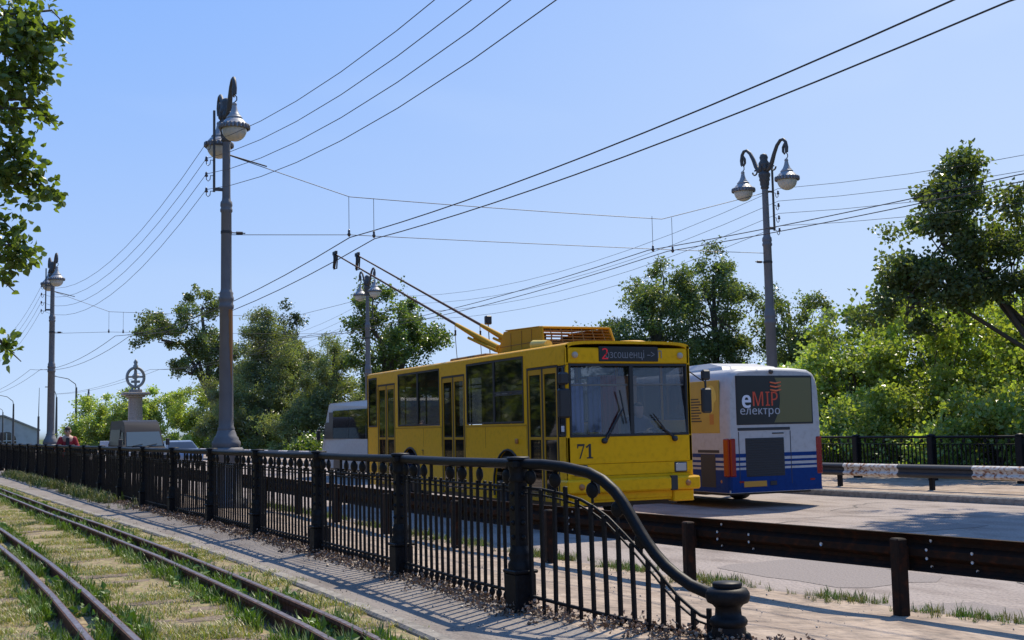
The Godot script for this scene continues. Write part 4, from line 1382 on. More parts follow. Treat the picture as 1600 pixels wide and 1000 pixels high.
# ---------------------------------------------------------------- the blue and white bus (rear at z = 0, facing +z)
func make_blue_bus() -> void:
	var t := thing("city_bus", "white and blue city bus seen from behind, driving away beside the yellow trolleybus", "bus", Vector3(15.68, -0.15, -20.74))
	var st := st_new()
	var W := 1.22
	var L := -11.6
	var prof := [[-W, 0.34], [-W, 1.9], [-W + 0.03, 2.5], [-W + 0.07, 2.75], [-W + 0.14, 2.87], [-W + 0.28, 2.94], [-0.6, 2.97], [0.0, 2.985], [0.6, 2.97], [W - 0.28, 2.94], [W - 0.14, 2.87], [W - 0.07, 2.75], [W - 0.03, 2.5], [W, 1.9], [W, 0.34]]
	var inset := func(p: Array, k: float) -> Array:
		var r := []
		for e in p:
			r.append([e[0] * (1.0 - k * 0.06), e[1] - (k * 0.1 if e[1] > 2.6 else 0.0)])
		return r
	# shell with rounded rear edge: rings from the rear face forward
	var steps := [[0.0, 0.8], [-0.03, 0.4], [-0.09, 0.12], [-0.18, 0.0], [L + 0.2, 0.0], [L, 0.8]]
	var rings := []
	for s in steps:
		var r := []
		for e in inset.call(prof, s[1]):
			r.append(Vector3(e[0], e[1], s[0]))
		rings.append(r)
	st.set_smooth_group(2)
	for i in steps.size() - 1:
		for k in prof.size() - 1:
			quad(st, rings[i][k], rings[i + 1][k], rings[i + 1][k + 1], rings[i][k + 1])
	st.set_smooth_group(-1)
	for e in [0, steps.size() - 1]:
		var poly := PackedVector2Array()
		for v in rings[e]:
			poly.append(Vector2(v.x, v.y))
		var idx := Geometry2D.triangulate_polygon(poly)
		for i in range(0, idx.size(), 3):
			tri(st, rings[e][idx[i]], rings[e][idx[i + 1]], rings[e][idx[i + 2]])
	bx(-W + 0.02, W - 0.02, 0.34, 0.4, L, -0.02, st)
	obj("body", st, M.white, t)
	# blue skirt and stripes, rear and sides
	for r in [[0.35, 0.82], [0.87, 0.91], [0.97, 1.02], [1.08, 1.16]]:
		st = st_new()
		bx(-1.158, 1.158, r[0], r[1], 0.0, 0.004, st)
		bx(-W - 0.004, -W, r[0], r[1], L + 0.3, -0.19, st)
		bx(W, W + 0.004, r[0], r[1], L + 0.3, -0.19, st)
		for s in [-1.0, 1.0]:
			var c := [Vector3(1.158 * s, 0, 0.004), Vector3(1.19 * s, 0, -0.028), Vector3(1.214 * s, 0, -0.09), Vector3((W + 0.004) * s, 0, -0.19)]
			for i in 3:
				quad(st, c[i] + Vector3(0, r[0], 0), c[i + 1] + Vector3(0, r[0], 0), c[i + 1] + Vector3(0, r[1], 0), c[i] + Vector3(0, r[1], 0))
		obj("skirt" if r[1] - r[0] > 0.3 else "stripe", st, M.blue, t)
	# rear window with its printed film
	st = st_new()
	bx(-1.0, 1.0, 1.76, 2.8, -0.02, 0.012, st, 0.01)
	var win := obj("rear_window", st, M.gasket, t)
	st = st_new()
	bx(-0.965, 0.965, 1.79, 2.765, 0.01, 0.015, st)
	obj("film", st, M.led, win)
	st = st_new()
	var poly := PackedVector2Array()
	for k in 13:
		var y := lerpf(1.8, 2.755, k / 12.0)
		poly.append(Vector2(0.13 - 0.16 * pow(absf(y - 2.32) / 0.5, 2.0), y))
	poly.append(Vector2(0.96, 2.755))
	poly.append(Vector2(0.96, 1.8))
	slab(st, poly, Vector3(0, 0, 0.0152), Vector3.RIGHT, Vector3.UP, Vector3.BACK, 0.002)
	obj("film_picture", st, M.poster_dark, win)
	text("lettering", "e", "Droid Sans", true, 0.34, M.letter_white, win, Vector3(-0.74, 2.285, 0.018))
	text("lettering", "МІР", "Droid Sans", false, 0.3, M.letter_red, win, Vector3(-0.26, 2.3, 0.018), 0.0, 0.95)
	text("lettering", "електро", "Droid Sans", false, 0.17, M.letter_grey, win, Vector3(-0.4, 2.06, 0.018), 0.0, 1.2)
	for k in 3:
		st = st_new()
		tube(st, [Vector3(-0.12, 2.5 + k * 0.08, 0.02), Vector3(0.02, 2.475 + k * 0.08, 0.022), Vector3(0.16, 2.5 + k * 0.08, 0.02)], [0.014, 0.02, 0.014], 6)
		obj("coil_mark", st, M.coil, win)
	# rear engine hatch and grille
	st = st_new()
	bx(-0.98, 0.37, 1.64, 1.7, -0.01, 0.01, st, 0.004)
	bx(-0.1, 0.2, 1.56, 1.585, -0.01, 0.012, st, 0.004)
	bx(-0.97, -0.955, 0.5, 1.62, 0.0, 0.006, st)
	bx(0.365, 0.38, 0.5, 1.62, 0.0, 0.006, st)
	obj("hatch_seam", st, M.grille, t)
	st = st_new()
	bx(-0.8, 0.2, 0.67, 1.48, -0.01, 0.012, st, 0.01)
	var gr := obj("engine_grille", st, M.grille, t)
	for k in 15:
		st = st_new()
		box(st, Vector3(-0.3, 0.71 + k * 0.052, 0.016), Vector3(0.96, 0.014, 0.012), 0.003)
		obj("slat", st, M.black, gr)
	for s in [-1.0, 1.0]:
		st = st_new()
		bx(1.05 * s, 1.185 * s, 0.68, 1.48, -0.06, 0.02, st, 0.02)
		bx(1.16 * s, 1.235 * s, 0.68, 1.48, -0.2, -0.02, st, 0.02)
		obj("tail_lamp", st, M.redlens, t)
		st = st_new()
		bx(0.86 * s, 0.98 * s, 0.55, 0.59, 0.0, 0.012, st, 0.004)
		obj("reflector", st, M.redlens, t)
	st = st_new()
	bx(-0.87, -0.29, 0.46, 0.58, 0.0, 0.016, st, 0.005)
	obj("number_plate", st, M.plate, t)
	st = st_new()
	bx(-0.2, -0.03, 0.48, 0.57, 0.0, 0.02, st, 0.006)
	obj("tow_hatch", st, M.black, t)
	st = st_new()
	lathe(st, Vector3(-0.08, 2.885, -0.03), [[0.05, 0.0], [0.05, 0.07], [0.02, 0.11], [0.0, 0.11]], 10, Basis(Vector3.RIGHT, PI / 2))
	obj("rear_camera", st, M.pole_dark, t)
	# left side: printed window film, hatch, vents
	st = st_new()
	bx(-W - 0.006, -W + 0.03, 1.6, 2.72, -1.42, -0.3, st, 0.004)
	var ad := obj("side_poster", st, M.poster, t)
	st = st_new()
	var bulb := PackedVector2Array()
	for k in 20:
		var a := TAU * k / 20
		bulb.append(Vector2(-0.58 + cos(a) * 0.2 * (1.0 if sin(a) > -0.2 else 0.55), 2.32 + sin(a) * 0.3))
	slab(st, bulb, Vector3(-W - 0.0065, 0, 0), Vector3(0, 0, 1), Vector3.UP, Vector3(-1, 0, 0), 0.002)
	obj("bulb_picture", st, M.bulb, ad)
	st = st_new()
	bx(-W - 0.009, -W - 0.0065, 1.78, 2.0, -0.66, -0.5, st)
	obj("bulb_picture", st, M.bulb_orange, ad)
	for k in 9:
		st = st_new()
		bx(-W - 0.009, -W - 0.0065, 2.32 - k * 0.06, 2.35 - k * 0.06, -1.38, -1.06 + 0.05 * (k % 3), st)
		obj("print_line", st, M.ink, ad)
	st = st_new()
	for z in [-4.0, -6.6, -9.2]:
		bx(-W - 0.004, -W + 0.03, 1.6, 2.72, z, z + 2.5, st, 0.004)
		bx(W - 0.03, W + 0.004, 1.6, 2.72, z, z + 2.5, st, 0.004)
	obj("side_window", st, M.glass_dark, t)
	st = st_new()
	bx(-W - 0.005, -W, 1.18, 1.24, -1.15, -0.35, st)
	bx(-W - 0.006, -W, 0.45, 1.15, -1.05, -0.5, st)
	for k in 9:
		bx(-W - 0.01, -W, 0.5 + k * 0.07, 0.52 + k * 0.07, -1.02, -0.53, st)
	obj("side_vent", st, M.grille, t)
	st = st_new()
	lathe(st, Vector3(-W - 0.002, 0.58, -0.3), [[0.04, 0.0], [0.0, 0.015]], 10, Basis(Vector3.FORWARD, -PI / 2))
	obj("side_marker", st, M.amber, t)
	# roof unit
	st = st_new()
	loft(st, [Vector2(-3.2, 2.96), Vector2(-2.9, 3.12), Vector2(-1.5, 3.14), Vector2(-0.9, 3.04), Vector2(-0.8, 2.96)], [0.75, 0.6, 0.6, 0.7, 0.75])
	obj("roof_unit", st, M.white, t)
	for x in [-1.0, 1.0]:
		for z in [-2.9, -8.9]:
			wheel(t, Vector3(x * 1.05, 0.46, z), 0.46, 0.28, -x)
	st = st_new()
	bx(-1.1, 1.1, 0.28, 0.4, L + 0.4, -0.3, st)
	bx(-0.5, 0.5, 0.2, 0.34, -5.0, -2.0, st)
	obj("chassis", st, M.black, t)

# ---------------------------------------------------------------- other traffic
func make_white_bus() -> void:
	var t := thing("white_bus", "plain white bus with dark windows half hidden behind the yellow trolleybus", "bus", Vector3(14.4, -0.15, -39.3))
	var st := st_new()
	var pr := [Vector2(0, 0.35), Vector2(0, 2.6), Vector2(-0.08, 2.82), Vector2(-0.25, 2.92), Vector2(-7.35, 2.92), Vector2(-7.6, 2.86), Vector2(-7.8, 2.4), Vector2(-8.05, 1.45), Vector2(-8.2, 1.15), Vector2(-8.22, 0.4), Vector2(-8.1, 0.35)]
	loft(st, pr, [1.2, 1.2, 1.16, 1.08, 1.08, 1.08, 1.12, 1.2, 1.2, 1.2, 1.2])
	obj("body", st, M.white, t)
	for s in [-1.0, 1.0]:
		for w in [[-0.2, -2.3], [-2.34, -4.5], [-4.54, -6.6]]:
			st = st_new()
			slab(st, PackedVector2Array([Vector2(w[1], 1.5), Vector2(w[0], 1.5), Vector2(w[0], 2.6), Vector2(w[1], 2.6)]), Vector3(1.2 * s, 0, 0), Vector3(0, 0, 1), Vector3.UP, Vector3(s, 0, 0), 0.006)
			obj("side_window", st, M.glass_dark, t)
		st = st_new()
		slab(st, PackedVector2Array([Vector2(-7.95, 1.5), Vector2(-6.64, 1.5), Vector2(-6.64, 2.55), Vector2(-7.2, 2.55), Vector2(-7.2, 2.15), Vector2(-7.8, 2.15)]), Vector3(1.2 * s, 0, 0), Vector3(0, 0, 1), Vector3.UP, Vector3(s, 0, 0), 0.006)
		obj("cab_window", st, M.black, t)
		wheel(t, Vector3(1.06 * s, 0.45, -6.1), 0.45, 0.26, -s)
		wheel(t, Vector3(1.06 * s, 0.45, -2.0), 0.45, 0.26, -s)
		for z in [-6.1, -2.0]:
			st = st_new()
			var arc := arch_poly(z - 0.52, z + 0.52, 0.35, 0.97, z, 0.45, 0.5)
			var disc := PackedVector2Array()
			for k in range(1, 20):
				disc.append(arc[k])
			slab(st, disc, Vector3(1.2 * s, 0, 0), Vector3(0, 0, 1), Vector3.UP, Vector3(s, 0, 0), 0.004)
			obj("wheel_arch", st, M.black, t)
	mirror(t, Vector3(-1.2, 2.0, -7.9), [Vector3(-1.35, 1.95, -8.1)], Vector3(-1.38, 1.65, -8.15), Vector3(0.16, 0.42, 0.12))
	st = st_new()
	bx(-1.0, 1.0, 0.25, 0.36, -7.8, -0.3, st)
	obj("chassis", st, M.black, t)

func make_van() -> void:
	var t := thing("van", "dark grey high roof van coming towards us behind the railing", "van", Vector3(8.1, -0.15, -61.0), 0.05)
	var st := st_new()
	var pr := [Vector2(0, 0.32), Vector2(0.03, 0.75), Vector2(-0.08, 1.0), Vector2(-0.7, 1.22), Vector2(-1.3, 1.98), Vector2(-1.55, 2.3), Vector2(-1.85, 2.48), Vector2(-2.3, 2.56), Vector2(-5.7, 2.56), Vector2(-5.85, 2.4), Vector2(-5.9, 0.32)]
	loft(st, pr, [0.98, 0.99, 0.95, 0.96, 0.88, 0.85, 0.84, 0.84, 0.84, 0.86, 0.98], true)
	obj("body", st, M.van, t)
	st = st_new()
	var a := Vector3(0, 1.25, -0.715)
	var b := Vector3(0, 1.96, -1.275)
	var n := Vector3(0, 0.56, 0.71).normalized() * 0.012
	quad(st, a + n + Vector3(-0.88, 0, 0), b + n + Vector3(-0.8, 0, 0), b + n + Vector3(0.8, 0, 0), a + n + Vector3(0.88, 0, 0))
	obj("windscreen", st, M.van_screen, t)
	st = st_new()
	tube(st, [Vector3(-0.6, 1.27, -0.69), Vector3(-0.1, 1.36, -0.76)], [0.014], 5)
	tube(st, [Vector3(0.1, 1.27, -0.69), Vector3(0.6, 1.36, -0.76)], [0.014], 5)
	obj("wiper", st, M.black, t)
	for s in [-1.0, 1.0]:
		st = st_new()
		quad(st, Vector3(0.972 * s, 1.3, -1.1), Vector3(0.905 * s, 1.95, -1.55), Vector3(0.905 * s, 1.95, -2.2), Vector3(0.972 * s, 1.3, -2.2))
		obj("side_window", st, M.van_side, t)
		st = st_new()
		quad(st, Vector3(0.96 * s, 1.3, -2.5), Vector3(0.9 * s, 2.1, -2.5), Vector3(0.9 * s, 2.1, -5.5), Vector3(0.96 * s, 1.3, -5.5))
		obj("side_window", st, M.van_side, t)
		mirror(t, Vector3(0.95 * s, 1.4, -0.95), [], Vector3(1.15 * s, 1.45, -0.9), Vector3(0.18, 0.34, 0.12))
		st = st_new()
		bx(0.62 * s, 0.92 * s, 0.78, 0.98, -0.1, 0.02, st, 0.03)
		obj("headlight", st, M.lens, t)
		wheel(t, Vector3(0.86 * s, 0.34, -0.95), 0.34, 0.22, -s)
		wheel(t, Vector3(0.86 * s, 0.34, -4.7), 0.34, 0.22, -s)
	st = st_new()
	bx(-0.55, 0.55, 0.72, 0.92, 0.0, 0.035, st, 0.02)
	obj("grille", st, M.grille, t)

func make_car() -> void:
	var t := thing("car", "pale blue grey car beside the dark van", "car", Vector3(10.3, -0.15, -63.0), 0.05)
	var st := st_new()
	var pr := [Vector2(0, 0.3), Vector2(0.04, 0.7), Vector2(-0.05, 0.92), Vector2(-0.9, 1.02), Vector2(-1.6, 1.42), Vector2(-2.0, 1.48), Vector2(-3.0, 1.45), Vector2(-3.7, 1.05), Vector2(-4.2, 0.95), Vector2(-4.3, 0.7), Vector2(-4.3, 0.3)]
	loft(st, pr, [0.84, 0.88, 0.82, 0.82, 0.66, 0.62, 0.62, 0.78, 0.8, 0.86, 0.84], true)
	obj("body", st, M.carpaint, t)
	st = st_new()
	var n := Vector3(0, 0.012, 0.008)
	quad(st, Vector3(-0.77, 1.06, -0.95) + n, Vector3(-0.63, 1.4, -1.55) + n, Vector3(0.63, 1.4, -1.55) + n, Vector3(0.77, 1.06, -0.95) + n)
	obj("windscreen", st, M.glass_dark, t)
	for s in [-1.0, 1.0]:
		st = st_new()
		quad(st, Vector3(0.815 * s, 1.05, -1.15), Vector3(0.67 * s, 1.4, -1.7), Vector3(0.67 * s, 1.38, -3.0), Vector3(0.8 * s, 1.05, -3.6))
		obj("side_window", st, M.glass_dark, t)
		st = st_new()
		bx(0.5 * s, 0.8 * s, 0.68, 0.82, -0.06, 0.04, st, 0.02)
		obj("headlight", st, M.lens, t)
		wheel(t, Vector3(0.76 * s, 0.3, -0.8), 0.3, 0.2, -s)
		wheel(t, Vector3(0.76 * s, 0.3, -3.4), 0.3, 0.2, -s)

# ---------------------------------------------------------------- people: tapered bones joined smoothly and meshed as one skin
func skin(bones: Array, cell: float, k := 0.03) -> ArrayMesh:
	var lo := Vector3.ONE * 1e9
	var hi := -lo
	for b in bones:
		var r: float = maxf(b[2], b[3]) + cell * 2.0 + k
		lo = lo.min(b[0] - Vector3.ONE * r).min(b[1] - Vector3.ONE * r)
		hi = hi.max(b[0] + Vector3.ONE * r).max(b[1] + Vector3.ONE * r)
	var n := Vector3i(((hi - lo) / cell).ceil()) + Vector3i.ONE
	var f := PackedFloat32Array()
	f.resize(n.x * n.y * n.z)
	for z in n.z:
		for y in n.y:
			for x in n.x:
				var p := lo + Vector3(x, y, z) * cell
				var d := 1e3
				for b in bones:
					var a: Vector3 = b[0]
					var ab: Vector3 = b[1] - a
					var h := clampf((p - a).dot(ab) / maxf(ab.length_squared(), 1e-8), 0.0, 1.0)
					var e: float = (p - a - ab * h).length() - lerpf(b[2], b[3], h)
					var w := maxf(k - absf(d - e), 0.0) / k
					d = minf(d, e) - w * w * k * 0.25
				f[x + n.x * (y + n.y * z)] = d
	var vid := {}
	var verts := PackedVector3Array()
	for z in n.z - 1:
		for y in n.y - 1:
			for x in n.x - 1:
				var sum := Vector3.ZERO
				var cnt := 0
				for e in [[0, 1], [2, 3], [4, 5], [6, 7], [0, 2], [1, 3], [4, 6], [5, 7], [0, 4], [1, 5], [2, 6], [3, 7]]:
					var i: int = e[0]
					var j: int = e[1]
					var pa := Vector3i(x + (i & 1), y + ((i >> 1) & 1), z + ((i >> 2) & 1))
					var pb := Vector3i(x + (j & 1), y + ((j >> 1) & 1), z + ((j >> 2) & 1))
					var da := f[pa.x + n.x * (pa.y + n.y * pa.z)]
					var db := f[pb.x + n.x * (pb.y + n.y * pb.z)]
					if (da < 0.0) != (db < 0.0):
						sum += Vector3(pa).lerp(Vector3(pb), da / (da - db))
						cnt += 1
				if cnt:
					vid[x + n.x * (y + n.y * z)] = verts.size()
					verts.append(lo + sum / cnt * cell)
	var st := st_new()
	st.set_smooth_group(1)
	for z in range(1, n.z - 1):
		for y in range(1, n.y - 1):
			for x in range(1, n.x - 1):
				var d0 := f[x + n.x * (y + n.y * z)]
				for ax in 3:
					var o := [Vector3i(1, 0, 0), Vector3i(0, 1, 0), Vector3i(0, 0, 1)]
					var q: Vector3i = Vector3i(x, y, z) + o[ax]
					var d1 := f[q.x + n.x * (q.y + n.y * q.z)]
					if (d0 < 0.0) == (d1 < 0.0):
						continue
					var u: Vector3i = o[(ax + 1) % 3]
					var v: Vector3i = o[(ax + 2) % 3]
					var c := Vector3i(x, y, z)
					var ids := []
					for w in [c, c - u, c - u - v, c - v]:
						ids.append(vid.get(w.x + n.x * (w.y + n.y * w.z), -1))
					if ids.has(-1):
						continue
					if d0 < 0.0:
						quad(st, verts[ids[3]], verts[ids[2]], verts[ids[1]], verts[ids[0]])
					else:
						quad(st, verts[ids[0]], verts[ids[1]], verts[ids[2]], verts[ids[3]])
	return done(st)

func V(x: float, y: float, z: float) -> Vector3:
	return Vector3(x, y, z)

func fingers(p: Vector3, d: Vector3, across: Vector3, down: Vector3) -> Array:
	var b := [[p, p + d * 0.08, 0.036, 0.034], [p + across * 0.025, p + d * 0.09 + across * 0.03, 0.02, 0.02], [p - across * 0.025, p + d * 0.09 - across * 0.03, 0.02, 0.02]]
	for k in 4:
		var o := across * (-0.036 + k * 0.024)
		var l: float = [0.06, 0.075, 0.07, 0.052][k]
		b.append([p + d * 0.085 + o, p + d * (0.085 + l * 0.5) + o + down * 0.012, 0.0095, 0.009])
		b.append([p + d * (0.085 + l * 0.5) + o + down * 0.012, p + d * (0.085 + l * 0.8) + o + down * 0.045, 0.009, 0.008])
	b.append([p + d * 0.02 + across * 0.03, p + d * 0.06 + across * 0.07 + down * 0.02, 0.013, 0.01])
	return b

func make_person() -> void:
	# stands behind the railing, looking down at the phone held in both hands, facing +z
	var t := thing("person", "person in a red jacket and sunglasses looking down at a phone behind the railing", "person", V(3.02, 0.1, -42.0), -0.05)
	var s := 1.04
	var head := V(0, 1.66, 0.06)
	var body := [[V(0, 1.0, 0), V(0, 1.4, -0.01), 0.15, 0.17], [V(-0.12, 1.42, -0.01), V(0.12, 1.42, -0.01), 0.09, 0.09], [V(0, 1.42, 0), V(0, 1.56, 0.03), 0.065, 0.06],
		[head + V(0, 0.03, -0.02), head + V(0, 0.02, 0.0), 0.098, 0.095], [head + V(0, -0.02, 0.03), head + V(0, -0.09, 0.05), 0.075, 0.05], [head + V(0, 0.0, 0.1), head + V(0, -0.035, 0.118), 0.014, 0.018],
		[head + V(-0.095, 0, 0), head + V(-0.095, -0.03, 0), 0.022, 0.018], [head + V(0.095, 0, 0), head + V(0.095, -0.03, 0), 0.022, 0.018]]
	for x in [-1.0, 1.0]:
		body += [[V(0.1 * x, 0.98, 0), V(0.11 * x, 0.52, 0.02), 0.1, 0.065], [V(0.11 * x, 0.52, 0.02), V(0.12 * x, 0.1, -0.02), 0.062, 0.042], [V(0.12 * x, 0.06, -0.04), V(0.13 * x, 0.04, 0.14), 0.045, 0.035],
			[V(0.2 * x, 1.42, 0), V(0.3 * x, 1.14, 0.02), 0.06, 0.05], [V(0.3 * x, 1.14, 0.02), V(0.1 * x, 1.13, 0.28), 0.048, 0.034]]
		body += fingers(V(0.1 * x, 1.13, 0.28), V(-0.55 * x, 0.15, 0.8).normalized(), V(0.8 * x, 0.1, 0.5).normalized(), V(-0.6 * x, -0.3, -0.4))
	var bm := put("body", skin(body, 0.017, 0.03), M.skin, t)
	bm.scale = Vector3.ONE * s
	var jacket := [[V(0, 1.0, 0), V(0, 1.3, -0.01), 0.175, 0.175], [V(-0.17, 1.38, -0.01), V(0.17, 1.38, -0.01), 0.085, 0.085], [V(0, 1.42, 0), V(0, 1.45, 0.0), 0.09, 0.075], [V(-0.1, 0.95, 0), V(0.1, 0.95, 0), 0.14, 0.14]]
	var trousers := []
	for x in [-1.0, 1.0]:
		jacket += [[V(0.2 * x, 1.42, 0), V(0.31 * x, 1.14, 0.02), 0.085, 0.072], [V(0.31 * x, 1.14, 0.02), V(0.12 * x, 1.135, 0.26), 0.07, 0.052]]
		trousers += [[V(0.1 * x, 0.95, 0), V(0.11 * x, 0.52, 0.02), 0.115, 0.085], [V(0.11 * x, 0.52, 0.02), V(0.12 * x, 0.1, -0.02), 0.082, 0.065]]
	put("jacket", skin(jacket, 0.022, 0.04), M.jacket, t).scale = Vector3.ONE * s
	put("trousers", skin(trousers, 0.025, 0.04), M.dark_cloth, t).scale = Vector3.ONE * s
	var shirt := st_new()
	slab(shirt, PackedVector2Array([Vector2(-0.05, 1.46), Vector2(0.05, 1.46), Vector2(0.06, 1.2), Vector2(0.0, 1.12), Vector2(-0.06, 1.2)]), V(0, 0, 0.175), Vector3.RIGHT, Vector3.UP, Vector3.BACK, 0.03)
	obj("shirt_front", shirt, M.dark_cloth, t).scale = Vector3.ONE * s
	put("hair", skin([[head + V(0, 0.07, -0.03), head + V(0, 0.075, 0.02), 0.092, 0.085], [head + V(0, 0.0, -0.06), head + V(0, 0.05, -0.05), 0.08, 0.09]], 0.017, 0.03), M.hair, t).scale = Vector3.ONE * s
	var st := st_new()
	for x in [-1.0, 1.0]:
		box(st, head + V(0.038 * x, 0.015, 0.098), Vector3(0.058, 0.036, 0.012), 0.005)
	box(st, head + V(0, 0.022, 0.1), Vector3(0.03, 0.008, 0.008))
	obj("sunglasses", st, M.black, t).scale = Vector3.ONE * s
	var ph := thing("phone", "small dark phone in the hands of the person in the red jacket", "phone", V(3.02, 0.1, -42.0), -0.05)
	st = st_new()
	box(st, V(0, 1.17, 0.37) * s, V(0.075, 0.012, 0.15) * s, 0.004, Basis(Vector3.RIGHT, 0.5))
	obj("case", st, M.black, ph)

func make_driver() -> void:
	var t := thing("person", "driver in dark blue seated behind the right windscreen pane of the trolleybus", "person", V(10.865, -0.15, -18.0))
	var h := V(0.42, 2.08, -1.02)
	var b := [[V(0.5, 1.38, -1.12), V(0.46, 1.85, -1.12), 0.15, 0.16], [V(0.33, 1.86, -1.1), V(0.6, 1.86, -1.1), 0.08, 0.08], [V(0.45, 1.86, -1.1), h, 0.06, 0.06], [h, h + V(0, 0.03, 0), 0.095, 0.098], [h + V(0, -0.05, 0.03), h + V(0, -0.1, 0.05), 0.07, 0.05], [h + V(0, 0.0, 0.09), h + V(0, -0.03, 0.105), 0.014, 0.016]]
	for x in [-1.0, 1.0]:
		b += [[V(0.46 + 0.17 * x, 1.85, -1.1), V(0.5 + 0.27 * x, 1.6, -0.98), 0.06, 0.05], [V(0.5 + 0.27 * x, 1.6, -0.98), V(0.55 + 0.2 * x, 1.66, -0.62), 0.045, 0.034], [V(0.5 + 0.1 * x, 1.36, -1.1), V(0.52 + 0.14 * x, 1.36, -0.7), 0.085, 0.065], [V(0.52 + 0.14 * x, 1.36, -0.7), V(0.52 + 0.14 * x, 0.9, -0.6), 0.06, 0.045]]
		b += fingers(V(0.55 + 0.2 * x, 1.66, -0.62), V(0, 0.25, 0.9).normalized(), V(1, 0, 0) * -x, V(0, -0.8, -0.4))
	put("body", skin(b, 0.018, 0.03), M.skin, t)
	var c := [[V(0.5, 1.38, -1.12), V(0.46, 1.85, -1.12), 0.175, 0.18], [V(0.32, 1.87, -1.1), V(0.61, 1.87, -1.1), 0.09, 0.09]]
	for x in [-1.0, 1.0]:
		c += [[V(0.46 + 0.17 * x, 1.85, -1.1), V(0.5 + 0.27 * x, 1.6, -0.98), 0.078, 0.068], [V(0.5 + 0.27 * x, 1.6, -0.98), V(0.54 + 0.21 * x, 1.65, -0.7), 0.06, 0.05]]
	put("shirt", skin(c, 0.024, 0.04), M.navy, t)
	put("hair", skin([[h + V(0, 0.06, -0.03), h + V(0, 0.07, 0.01), 0.088, 0.08]], 0.018, 0.03), M.hair, t)

